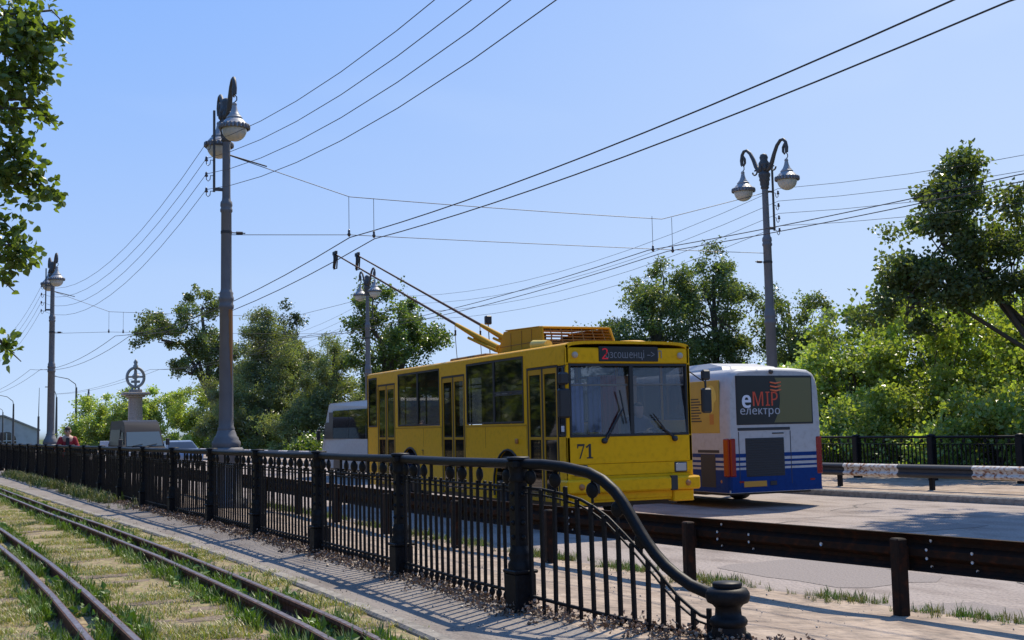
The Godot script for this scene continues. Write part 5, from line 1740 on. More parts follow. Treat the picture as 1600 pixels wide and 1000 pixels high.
# ---------------------------------------------------------------- far things
func make_far_things() -> void:
	# monument
	var at := V(15.75, -1.7, -128.0)
	var t := thing("monument", "stone pillar monument crowned by a grey ring emblem behind the van", "monument", at)
	t.scale = Vector3.ONE * 0.9
	var st := st_new()
	lathe(st, Vector3.ZERO, [[1.6, 0.0], [1.6, 0.6], [1.3, 0.7], [1.12, 0.8], [0.98, 8.0], [1.02, 8.05]], 4, Basis(Vector3.UP, PI / 4))
	obj("pillar", st, M.stone, t)
	st = st_new()
	bx(-1.0, 1.0, 8.05, 8.3, -1.0, 1.0, st, 0.05)
	bx(-1.45, 1.45, 8.3, 8.6, -1.45, 1.45, st, 0.06)
	bx(-0.7, 0.7, 8.6, 8.95, -0.5, 0.5, st, 0.05)
	obj("capital", st, M.stone, t)
	st = st_new()
	var ring := []
	for k in 29:
		var a := TAU * k / 28
		ring.append(V(cos(a) * 0.95, 10.35 + sin(a) * 1.1, 0))
	tube(st, ring, [0.17], 8)
	tube(st, [V(-0.4, 8.9, 0), V(-0.25, 9.4, 0)], [0.14], 7)
	tube(st, [V(0.4, 8.9, 0), V(0.25, 9.4, 0)], [0.14], 7)
	var ob := obj("ring_emblem", st, M.emblem, t)
	st = st_new()
	box(st, V(0, 10.4, 0), V(1.6, 0.22, 0.12), 0.03)
	box(st, V(0, 10.3, 0), V(0.3, 1.7, 0.16), 0.04)
	box(st, V(0, 9.85, 0), V(1.0, 0.3, 0.12), 0.03)
	lathe(st, V(0, 11.4, 0), [[0.28, 0.0], [0.3, 0.3], [0.18, 0.45], [0.26, 0.7], [0.12, 0.95], [0.0, 1.1]], 9)
	obj("crest", st, M.emblem, ob)
	# hall at the far left
	t = thing("hall", "pale grey hall with a gabled roof and an arched window at the far left", "building", V(4.0, -1.7, -300.0), 0.12)
	st = st_new()
	var gable := PackedVector2Array([Vector2(-11, 0), Vector2(11, 0), Vector2(11, 5.0), Vector2(3.5, 8.2), Vector2(-3.5, 8.2), Vector2(-11, 5.0)])
	slab(st, gable, V(0, 0, 0), Vector3.RIGHT, Vector3.UP, Vector3.FORWARD, 26.0)
	obj("wall", st, M.plaster, t)
	st = st_new()
	slab(st, PackedVector2Array([Vector2(-11.6, 4.75), Vector2(-3.6, 8.25), Vector2(3.6, 8.25), Vector2(11.6, 4.75), Vector2(11.6, 5.1), Vector2(3.7, 8.6), Vector2(-3.7, 8.6), Vector2(-11.6, 5.1)]), V(0, 0, 0.4), Vector3.RIGHT, Vector3.UP, Vector3.FORWARD, 26.8)
	obj("roof", st, M.roofing, t)
	st = st_new()
	var arch := PackedVector2Array([Vector2(2.2, 0.5), Vector2(6.4, 0.5)])
	for k in 13:
		var a := PI * k / 12
		arch.append(Vector2(4.3 + cos(a) * 2.1, 2.6 + sin(a) * 2.1))
	slab(st, arch, V(0, 0, 0.0), Vector3.RIGHT, Vector3.UP, Vector3.BACK, 0.06)
	var w := obj("window", st, M.glass_dark, t)
	st = st_new()
	for x in [3.2, 4.3, 5.4]:
		bx(x - 0.09, x + 0.09, 0.5, 4.4, 0.06, 0.14, st)
	bx(2.2, 6.4, 2.5, 2.7, 0.06, 0.15, st)
	obj("mullion", st, M.white, w)
	for x in [-8.0, -5.0, -2.0]:
		st = st_new()
		bx(x - 0.7, x + 0.7, 1.2, 3.6, 0.0, 0.05, st)
		obj("window", st, M.glass_dark, t)
	# tall street lamps far along the road, their arms reaching left
	for e in [[12.0, -154.0, 8.2, 2.4, "tall dark street lamp just right of the second lamp post"], [10.9, -172.0, 7.6, 0.9, "dark street lamp close behind the second lamp post"], [6.1, -190.0, 7.2, 2.2, "dark street lamp with a long arm above the hall roof"], [6.4, -260.0, 7.4, 3.0, "small dark street lamp in front of the hall"], [3.4, -300.0, 7.0, 2.4, "leftmost small street lamp by the hall's left end"]]:
		t = thing("street_lamp", e[4], "street lamp", V(e[0], -0.2, e[1]), 0.0, "dark street lamps in the distance")
		st = st_new()
		tube(st, [V(0, -1.5, 0), V(0, e[2] * 0.55, 0), V(0, e[2] - 0.4, 0)], [0.2, 0.15, 0.11], 8)
		obj("mast", st, M.farpole, t)
		st = st_new()
		tube(st, [V(0, e[2] - 0.6, 0), V(-0.1, e[2], 0), V(-e[3] * 0.4, e[2] + 0.65, 0), V(-e[3], e[2] + 0.95, 0)], [0.06, 0.055, 0.05, 0.045], 6)
		obj("arm", st, M.farpole, t)
		st = st_new()
		box(st, V(-e[3] - 0.25, e[2] + 0.98, 0), V(0.7, 0.14, 0.26), 0.04)
		obj("lamp_head", st, M.lampcap, t)
	t = thing("utility_pole", "thin tall mast left of the second lamp post", "pole", V(8.3, -0.2, -165.0))
	st = st_new()
	tube(st, [V(0, -1.5, 0), V(0, 4.5, 0)], [0.15, 0.13], 8)
	tube(st, [V(0, 4.4, 0), V(0.05, 8.2, 0)], [0.06, 0.03], 6)
	obj("mast", st, M.farpole, t)
	t = thing("traffic_light", "small black traffic light in front of the pale hall", "traffic light", V(3.6, -0.2, -150.0))
	st = st_new()
	tube(st, [V(0, -1.5, 0), V(0, 2.4, 0)], [0.05, 0.05], 6)
	obj("mast", st, M.farpole, t)
	st = st_new()
	bx(-0.16, 0.16, 1.5, 2.5, -0.1, 0.12, st, 0.03)
	bx(-0.45, -0.16, 1.6, 1.9, -0.08, 0.08, st, 0.03)
	obj("signal_head", st, M.black, t)
	t = thing("road_sign", "small white road sign beside the van", "sign", V(6.95, -0.15, -68.0))
	st = st_new()
	tube(st, [V(0, 0, 0), V(0, 1.5, 0)], [0.03, 0.03], 6)
	obj("post", st, M.farpole, t)
	st = st_new()
	bx(-0.42, 0.42, 0.95, 1.52, 0.02, 0.05, st, 0.01)
	var sg := obj("board", st, M.letter_white, t)
	st = st_new()
	bx(0.02, 0.3, 1.08, 1.38, 0.05, 0.056, st)
	obj("mark", st, M.black, sg)

# ---------------------------------------------------------------- plants
func sprig(sd: int, n: int, leaf: float, width: float, R: float) -> ArrayMesh:
	rng.seed = sd
	var st := st_new()
	st.set_smooth_group(-1)
	for i in n:
		var p := V(rng.randfn(), rng.randfn(), rng.randfn()).normalized() * R * pow(rng.randf(), 0.5)
		var d := V(rng.randfn(), rng.randfn() * 0.7 - 0.25, rng.randfn()).normalized()
		var s := d.cross(V(rng.randfn(), rng.randfn() + 1.0, rng.randfn())).normalized()
		var up := s.cross(d)
		var l := leaf * rng.randf_range(0.75, 1.2)
		var w := l * width
		var a := p
		var c := p + d * l - up * l * 0.12
		var m := p + d * l * 0.42
		var b := m + s * w + up * w * 0.35
		var e := m - s * w + up * w * 0.35
		tri(st, a, b, c)
		tri(st, a, c, e)
	return done(st)

func scatter(called: String, mesh: Mesh, m: Material, parent: Node, places: Array, tints: Array) -> MultiMeshInstance3D:
	var mm := MultiMesh.new()
	mm.transform_format = MultiMesh.TRANSFORM_3D
	mm.use_colors = true
	mm.mesh = mesh
	mm.instance_count = places.size()
	for i in places.size():
		mm.set_instance_transform(i, places[i])
		mm.set_instance_color(i, tints[i])
	var o := MultiMeshInstance3D.new()
	o.name = numbered(called) if parent == self else called
	o.multimesh = mm
	o.material_override = m
	parent.add_child(o, true)
	return o

func sprig_verts(sd: int, n: int, leaf: float, width: float, R: float, rounded := false) -> PackedVector3Array:
	# four corners for each leaf: base, side, tip, side
	rng.seed = sd
	var out := PackedVector3Array()
	for i in n:
		var p := V(rng.randfn(), rng.randfn(), rng.randfn()).normalized() * R * pow(rng.randf(), 0.5)
		var d := V(rng.randfn(), rng.randfn() * 0.7 - 0.25, rng.randfn()).normalized()
		var s := d.cross(V(rng.randfn(), rng.randfn() + 1.0, rng.randfn())).normalized()
		var up := s.cross(d)
		var l := leaf * rng.randf_range(0.7, 1.25)
		var w := l * width
		var m := p + d * l * 0.42
		if rounded:
			var tip := p + d * l - up * l * 0.1
			for k in [1.0, -1.0]:
				var q: Array = [p, p + d * l * 0.22 + s * w * 0.85 * k + up * w * 0.25, p + d * l * 0.6 + s * w * 0.8 * k + up * w * 0.2, tip]
				out.append_array(q)
			continue
		out.append_array([p, m + s * w + up * w * 0.35, p + d * l - up * l * 0.12, m - s * w + up * w * 0.35])
	return out

func leaf_mesh(verts: PackedVector3Array, places: Array, tints: Array) -> ArrayMesh:
	var n := verts.size()
	var all := PackedVector3Array()
	var cols := PackedColorArray()
	var one := PackedColorArray()
	one.resize(n)
	for i in places.size():
		var t: Transform3D = places[i]
		all.append_array(t * verts)
		one.fill(tints[i])
		cols.append_array(one)
	var idx := PackedInt32Array()
	var leaves := all.size() / 4
	idx.resize(leaves * 6)
	for k in leaves:
		var b := k * 4
		var j := k * 6
		idx[j] = b
		idx[j + 1] = b + 1
		idx[j + 2] = b + 2
		idx[j + 3] = b
		idx[j + 4] = b + 2
		idx[j + 5] = b + 3
	var arr := []
	arr.resize(Mesh.ARRAY_MAX)
	arr[Mesh.ARRAY_VERTEX] = all
	arr[Mesh.ARRAY_COLOR] = cols
	arr[Mesh.ARRAY_INDEX] = idx
	var am := ArrayMesh.new()
	am.add_surface_from_arrays(Mesh.PRIMITIVE_TRIANGLES, arr)
	return am

func any_basis(k: float) -> Basis:
	return Basis(Quaternion(V(rng.randfn(), rng.randfn(), rng.randfn()).normalized(), rng.randf() * TAU)).scaled(Vector3.ONE * k)

# crowns: [[centre, radii], ...] above the base; each is filled with uneven clumps of sprigs hung on limbs
func tree(called: String, label: String, category: String, at: Vector3, crowns: Array, clumps: int, per: int, clump_r: float, size: float, tint: Color, mesh: PackedVector3Array, sd: int, group: String, trunk_r := 0.25, lean := Vector3.ZERO, twigs := true) -> Node3D:
	var t := thing(called, label, category, at, 0.0, group)
	rng.seed = sd
	var top := Vector3.ZERO
	var total := 0.0
	for c in crowns:
		top = top.max(c[0])
		total += c[1].x * c[1].y * c[1].z
	var mid: Vector3 = crowns[0][0]
	var st := st_new()
	var bole := [V(0, -0.3, 0), mid * 0.3 + lean * 0.3 + V(rng.randfn() * 0.1, 0, rng.randfn() * 0.1), mid * 0.65 + lean * 0.3, mid, mid + V(rng.randfn() * 0.2, crowns[0][1].y * 0.7, 0)]
	tube(st, bole, [trunk_r * 1.25, trunk_r, trunk_r * 0.75, trunk_r * 0.5, trunk_r * 0.15], 9)
	obj("trunk", st, M.bark, t)
	var places := []
	var tints := []
	var br := st_new()
	for c in crowns:
		var share := int(clumps * c[1].x * c[1].y * c[1].z / total) + 3
		var hub: Vector3 = c[0] - V(0, c[1].y * 0.55, 0)
		if c != crowns[0]:
			tube(br, [mid * 0.55, mid * 0.5 + hub * 0.5 + V(0, -0.2, 0), hub, c[0]], [trunk_r * 0.6, trunk_r * 0.45, trunk_r * 0.35, trunk_r * 0.12], 6)
		for i in share:
			var dir := V(rng.randfn(), rng.randfn(), rng.randfn()).normalized()
			var q: Vector3 = c[0] + dir * c[1] * pow(rng.randf_range(0.12, 1.0), 0.45) * rng.randf_range(0.85, 1.16)
			if q.y < 0.25:
				q.y = 0.25 + rng.randf() * 0.3
			if twigs and i % 2 == 0:
				var from := hub.lerp(c[0], rng.randf())
				var bend := from.lerp(q, 0.5) + V(rng.randfn(), rng.randfn() * 0.5 - 0.3, rng.randfn()) * clump_r * 0.4
				tube(br, [from, bend, q], [trunk_r * 0.22, trunk_r * 0.14, 0.012], 5, false)
			var cr := clump_r * rng.randf_range(0.4, 1.1)
			var tone := rng.randf_range(0.8, 1.25)
			for k in int(per * 0.58 * rng.randf_range(0.5, 1.3)):
				var o := V(rng.randfn(), rng.randfn() * 0.7, rng.randfn()) * cr * 0.5
				var v := tone * rng.randf_range(0.75, 1.3)
				places.append(Transform3D(any_basis(size * rng.randf_range(0.7, 1.3)), q + o))
				tints.append(Color(tint.r * v * rng.randf_range(0.9, 1.15), tint.g * v, tint.b * v * rng.randf_range(0.8, 1.2)))
	obj("branches", br, M.twig, t)
	put("crown", leaf_mesh(mesh, places, tints), M.leaf, t)
	return t

func make_trees() -> void:
	var broad := sprig_verts(3, 8, 0.17, 0.42, 0.3)
	var fine := sprig_verts(4, 9, 0.17, 0.34, 0.32)
	var slim := sprig_verts(6, 10, 0.25, 0.15, 0.34)
	var coarse := sprig_verts(7, 7, 0.3, 0.42, 0.5)
	var dark := Color(0.16, 0.195, 0.08)
	var mid := Color(0.14, 0.19, 0.055)
	var bright := Color(0.35, 0.415, 0.125)
	var willow := Color(0.22, 0.245, 0.125)
	var gr := "trees beyond the road"
	# left of centre, far behind the road
	tree("leaning_tree", "dark leaning tree with an open crown left of the nearest lamp post", "tree", V(23.2, -1.7, -124.0), [[V(-1.0, 12.5, 0), V(3.2, 2.6, 3)], [V(-5.4, 14.0, 0), V(3.4, 2.0, 3)], [V(-1.4, 16.6, 0), V(2.4, 1.9, 2.4)], [V(-2.6, 10.2, 1), V(2.2, 1.5, 2)], [V(1.8, 10, 0), V(2, 3, 2)]], 78, 62, 1.0, 1.35, dark, broad, 101, gr, 0.42, V(1.2, 0, 0))
	tree("willow_tree", "grey green willow just right of the nearest lamp post", "tree", V(24.6, -1.7, -103.0), [[V(0, 8.0, 0), V(4.2, 4.4, 4)], [V(-2, 4.4, 2), V(4.4, 3.8, 3)], [V(-1.5, 12.0, 0), V(2.0, 2.2, 2)]], 130, 80, 1.1, 1.3, willow, slim, 102, gr, 0.4)
	tree("willow_tree", "broad grey green willow behind the white bus", "tree", V(27.0, -1.7, -94.0), [[V(0, 7.0, 0), V(4.0, 4.2, 4)], [V(2, 4.2, 2), V(4.2, 3.6, 3)], [V(-3, 3.4, 2), V(3, 3, 3)]], 125, 80, 1.1, 1.25, willow, slim, 103, gr, 0.4)
	tree("poplar_tree", "narrow dark poplar standing between the two willows", "tree", V(26.2, -1.7, -106.0), [[V(0, 10.0, 0), V(1.7, 4.6, 1.7)]], 40, 60, 0.8, 1.2, Color(0.065, 0.09, 0.035), fine, 104, gr, 0.3)
	tree("broad_tree", "tall open tree behind the lantern post at the rear of the trolleybus", "tree", V(27.6, -1.7, -81.0), [[V(0, 9.0, 0), V(3.6, 3.0, 3)], [V(-1.6, 12.0, 0), V(2.4, 2.0, 2.4)], [V(2.4, 10.6, 0), V(2.6, 2.2, 2.4)], [V(1.0, 6.0, 0), V(3.4, 2.6, 3)], [V(0, 3.4, 0), V(4, 2.6, 3)]], 115, 66, 0.95, 1.15, mid, broad, 105, gr, 0.36)
	# shrubs to the left, low and bright
	var k := 0
	for e in [[13.4, -150.0, 4.0, 7.2, "leftmost bright green bush behind the man in red"], [16.6, -146.0, 4.0, 8.3, "bright green bush left of the monument"], [21.0, -147.0, 4.6, 8.4, "bright green bush right of the monument"], [23.0, -130.0, 4.4, 7.8, "bright green bush behind the pale car"], [22.6, -104.0, 2.6, 3.7, "low bright bush at the foot of the nearest lamp post"], [24.0, -84.0, 3.0, 2.9, "low dark bush behind the white bus"]]:
		tree("bush", e[4], "bush", V(e[0], -1.7, e[1]), [[V(0, e[3] * 0.55, 0), V(e[2], e[3] * 0.5, e[2] * 0.8)]], 60, 55, 0.9, 1.5, bright if k < 5 else mid, broad, 120 + k, "bushes beyond the road", 0.15, Vector3.ZERO, false)
		k += 1
	tree("willow_tree", "low willow standing right behind the nearest lamp post", "tree", V(23.6, -1.7, -112.0), [[V(0, 5.0, 0), V(4.4, 4.4, 4)]], 70, 80, 1.1, 1.35, willow, slim, 106, gr, 0.3)
	# behind the buses
	tree("broad_tree", "wide dark tree rising behind the front of the trolleybus", "tree", V(43.0, -1.7, -70.0), [[V(0, 9.4, 0), V(3.8, 3.4, 3)], [V(-4.0, 8.2, 0), V(2.8, 2.2, 2.4)], [V(0.8, 12.6, 0), V(2.8, 2.0, 2.4)], [V(-1, 5, 0), V(4.8, 2.6, 3)]], 125, 70, 1.0, 1.2, dark, fine, 140, gr, 0.4)
	tree("broad_tree", "dark tree between the wide tree and the right lamp post", "tree", V(48.0, -1.7, -70.0), [[V(0, 11.0, 0), V(3.0, 4.2, 2.6)], [V(-0.5, 5.6, 0), V(3.8, 3.0, 3)]], 100, 70, 0.95, 1.2, dark, fine, 141, gr, 0.36)
	tree("broad_tree", "dark round tree right of the right lamp post", "tree", V(53.0, -1.7, -68.0), [[V(0, 9.2, 0), V(3.4, 3.8, 3)], [V(2.6, 7, 0), V(3.2, 3.2, 3)], [V(0, 4, 0), V(4.4, 3, 3)]], 120, 70, 0.95, 1.2, dark, fine, 142, gr, 0.36)
	tree("bush", "bright bush over the blue bus roof", "bush", V(33.5, -1.7, -45.0), [[V(0, 3.6, 0), V(3.0, 2.3, 2.5)]], 50, 55, 0.7, 1.1, bright, broad, 143, "bushes beyond the road", 0.15, Vector3.ZERO, false)
	tree("bush", "low bush just left of the right lamp post", "bush", V(38.0, -1.7, -49.0), [[V(0, 3.6, 0), V(3.4, 2.4, 2.5)]], 45, 55, 0.7, 1.1, mid, broad, 144, "bushes beyond the road", 0.15, Vector3.ZERO, false)
	# bushes behind the far railing
	k = 0
	for e in [[29.5, -34.0, 3.4, 6.6, 0, "bright green bush beside the right lamp post behind the railing"], [30.5, -30.5, 3.4, 7.6, 0, "tallest bright green bush behind the far railing"], [31.5, -27.0, 3.3, 6.4, 0, "bright green bush at the centre of the far railing"], [32.5, -35.0, 3.0, 8.4, 1, "grey green slender tree peeping over the bright bushes"], [32.5, -24.0, 3.2, 6.6, 1, "deep green bush near the right edge"], [28.2, -26.5, 2.4, 3.8, 0, "low bright bush close behind the far railing"], [28.0, -31.5, 2.6, 4.2, 0, "low bright bush close behind the far railing, nearer the bus"], [28.0, -21.5, 2.4, 4.0, 1, "low bush behind the far railing at the right edge"], [31.5, -40.0, 3.6, 5.6, 0, "green bush just right of the blue bus"], [27.5, -38.0, 2.6, 3.6, 1, "low bush hidden behind the blue bus"], [33.6, -30.2, 3.0, 8.6, 0, "tall bright green bush below the overhanging crown at the right"], [35.6, -29.0, 3.2, 8.0, 0, "bright green bush filling the right edge behind the leaning trunk"]]:
		tree("bush", e[5], "bush", V(e[0], -1.3, e[1]), [[V(0, e[3] * 0.52, 0), V(e[2], e[3] * 0.48, e[2])]], 62, 62, 0.72, 1.0, bright if e[4] == 0 else mid, broad, 160 + k, "bushes behind the far railing", 0.14)
		k += 1
	# the tall tree at the right edge, whose crown shades the far pavement and the road
	tree("tall_tree", "tall airy dark leafed tree overhanging from the right edge", "tree", V(31.9, -1.2, -23.6), [[V(-4.4, 8.3, -4.0), V(2.0, 1.9, 2.0)], [V(-5.6, 6.7, -4.4), V(1.6, 1.2, 1.8)], [V(-4.0, 10.2, -3.6), V(1.1, 1.0, 1.2)], [V(-2.6, 7.6, -3.0), V(2.2, 1.9, 2.0)], [V(-1.4, 10.0, 0.5), V(2.4, 2.0, 2.4)], [V(-3.0, 7.0, 2.4), V(2.6, 1.8, 2.4)]], 140, 60, 0.66, 0.92, Color(0.15, 0.185, 0.075), broad, 180, gr, 0.13, V(1.4, 0, 0.6))
	tree("tall_tree", "very tall tree standing beyond the right edge, shading the road", "tree", V(29.0, -0.8, -19.0), [[V(0.2, 19.6, -4.2), V(2.8, 1.8, 2.6)], [V(-2.6, 14.5, 1.0), V(3.6, 2.6, 3.4)], [V(1.6, 12.5, 0.0), V(2.6, 3.0, 3.0)], [V(-2.4, 18.4, -1.5), V(3.4, 2.2, 3.4)], [V(-3.4, 15.0, 5.0), V(3.4, 2.6, 3.4)]], 150, 40, 1.0, 1.0, dark, coarse, 181, gr, 0.4)
	# trees out of sight along the left of the track and behind us, which the bus windows mirror
	k = 0
	for e in [[-13.0, -34.0], [-15.0, -46.0], [-13.5, -58.0], [-16.0, -70.0], [-14.0, -83.0], [-17.0, -97.0], [-18.0, -112.0], [-19.0, -128.0], [-20.0, -146.0], [-20.0, -166.0], [-12.0, -22.0], [-13.0, -9.0]]:
		tree("roadside_tree", "dense tree out of view left of the tram track, mirrored in the bus windows", "tree", V(e[0], 0.0, e[1]), [[V(0, 7.4 + (k % 3), 0), V(5.2, 4.6, 5.2)], [V(0.6, 3.6, 1.0), V(4.6, 3.0, 4.6)]], 60, 30, 1.7, 2.0, dark, coarse, 200 + k, "trees left of the track", 0.35, Vector3.ZERO, false)
		k += 1
	for e in [[14.0, 44.0], [26.0, 48.0], [38.0, 44.0], [50.0, 40.0], [2.0, 46.0]]:
		tree("roadside_tree", "dense tree out of view behind the camera, mirrored in the windscreen", "tree", V(e[0], -0.2, e[1]), [[V(0, 6.4 + (k % 3), 0), V(5.0, 4.2, 5.0)], [V(0.6, 3.4, 1.0), V(4.6, 3.0, 4.6)]], 60, 30, 1.7, 2.0, dark, coarse, 220 + k, "trees behind the camera", 0.35, Vector3.ZERO, false)
		k += 1
	# dead twigs over the bus roof
	var t := thing("bare_tree", "bare dry twigs showing above the trolleybus roof", "tree", V(31.0, -1.7, -62.0), 0.0, gr)
	var st := st_new()
	rng.seed = 9
	tube(st, [V(0, -0.2, 0), V(0.1, 4, 0), V(0.3, 6.4, 0)], [0.16, 0.11, 0.05], 7)
	for i in 16:
		var a := V(0.1, rng.randf_range(3.5, 6.2), 0)
		var b := a + V(rng.randfn() * 0.6, rng.randf_range(0.4, 1.0), rng.randfn() * 0.4)
		var c := b + V(rng.randfn() * 0.3, rng.randf_range(0.4, 1.0), rng.randfn() * 0.3)
		tube(st, [a, b, c], [0.04, 0.025, 0.01], 5)
	obj("trunk", st, M.twig, t)
	# boughs that hang in from a poplar left of the frame, close to us
	t = thing("poplar_tree", "leafy poplar boughs hanging into the upper left corner", "tree", V(-3.6, 0.05, -12.6))
	st = st_new()
	tube(st, [V(0, -0.3, 0), V(0.1, 3, 0), V(-0.1, 6, 0.1), V(0, 9.5, 0)], [0.3, 0.26, 0.2, 0.08], 12)
	obj("trunk", st, M.bark, t)
	st = st_new()
	var places := []
	var tints := []
	var leafy := sprig_verts(12, 6, 0.085, 0.5, 0.13, true)
	rng.seed = 77
	var boughs := [[V(3.90, 5.77, 0.2), 0.32, 70], [V(4.14, 5.67, 0.2), 0.23, 44], [V(4.39, 5.78, 0.2), 0.07, 6], [V(4.32, 5.63, 0.2), 0.09, 10], [V(3.94, 5.39, 0.2), 0.31, 70], [V(4.17, 5.35, 0.2), 0.15, 24], [V(3.88, 5.06, 0.2), 0.26, 50], [V(4.12, 5.12, 0.2), 0.15, 24], [V(4.19, 4.85, 0.2), 0.11, 14], [V(3.92, 4.77, 0.2), 0.16, 26], [V(4.27, 4.77, 0.2), 0.05, 4], [V(3.90, 4.48, 0.2), 0.20, 40], [V(4.04, 4.26, 0.2), 0.20, 38], [V(4.24, 4.09, 0.2), 0.15, 24], [V(4.32, 4.00, 0.2), 0.05, 5], [V(3.89, 4.16, 0.2), 0.17, 30], [V(3.88, 3.72, 0.2), 0.18, 30], [V(4.00, 3.43, 0.2), 0.13, 22], [V(3.90, 3.34, 0.2), 0.13, 20], [V(4.08, 3.38, 0.2), 0.05, 4], [V(3.89, 3.13, 0.2), 0.07, 6], [V(3.90, 2.53, 0.2), 0.08, 9], [V(3.96, 2.45, 0.2), 0.05, 4], [V(2.6, 5.6, 0.2), 0.7, 120], [V(2.4, 4.4, 0.3), 0.6, 110], [V(1.2, 7.0, 0), 1.2, 150], [V(-1.5, 6.0, 0.4), 1.3, 150], [V(0, 8.6, 0), 1.2, 150]]
	for b in boughs:
		var c: Vector3 = b[0]
		var from := V(0, c.y * 0.55 + 1.2, 0)
		tube(st, [from, from.lerp(c, 0.5) + V(0, 0.35, 0), c + V(-0.1, 0.1, 0), c + V(0.1, -0.1, 0)], [0.05, 0.03, 0.012, 0.005], 5)
		for i in int(b[2] * 0.62):
			var v := rng.randf_range(0.7, 1.35)
			places.append(Transform3D(any_basis(rng.randf_range(0.8, 1.2)), c + V(rng.randfn(), rng.randfn(), rng.randfn()) * b[1] * 0.5))
			tints.append(Color(0.16 * v, 0.21 * v, 0.055 * v))
	obj("branches", st, M.twig, t)
	put("crown", leaf_mesh(leafy, places, tints), M.leaf, t)

func tuft(sd: int, n: int, h: float, w: float) -> ArrayMesh:
	rng.seed = sd
	var st := st_new()
	st.set_smooth_group(-1)
	for i in n:
		var a := rng.randf() * TAU
		var d := V(cos(a), 0, sin(a))
		var s := V(-sin(a), 0, cos(a)) * w * rng.randf_range(0.6, 1.2)
		var o := V(rng.randfn(), 0, rng.randfn()) * 0.035
		var l := h * rng.randf_range(0.5, 1.2)
		var m := o + d * l * 0.2 + V(0, l * 0.6, 0)
		var e := o + d * l * rng.randf_range(0.35, 0.7) + V(0, l * rng.randf_range(0.75, 1.0), 0)
		quad(st, o - s, o + s, m + s * 0.8, m - s * 0.8)
		tri(st, m - s * 0.8, m + s * 0.8, e)
	return done(st)

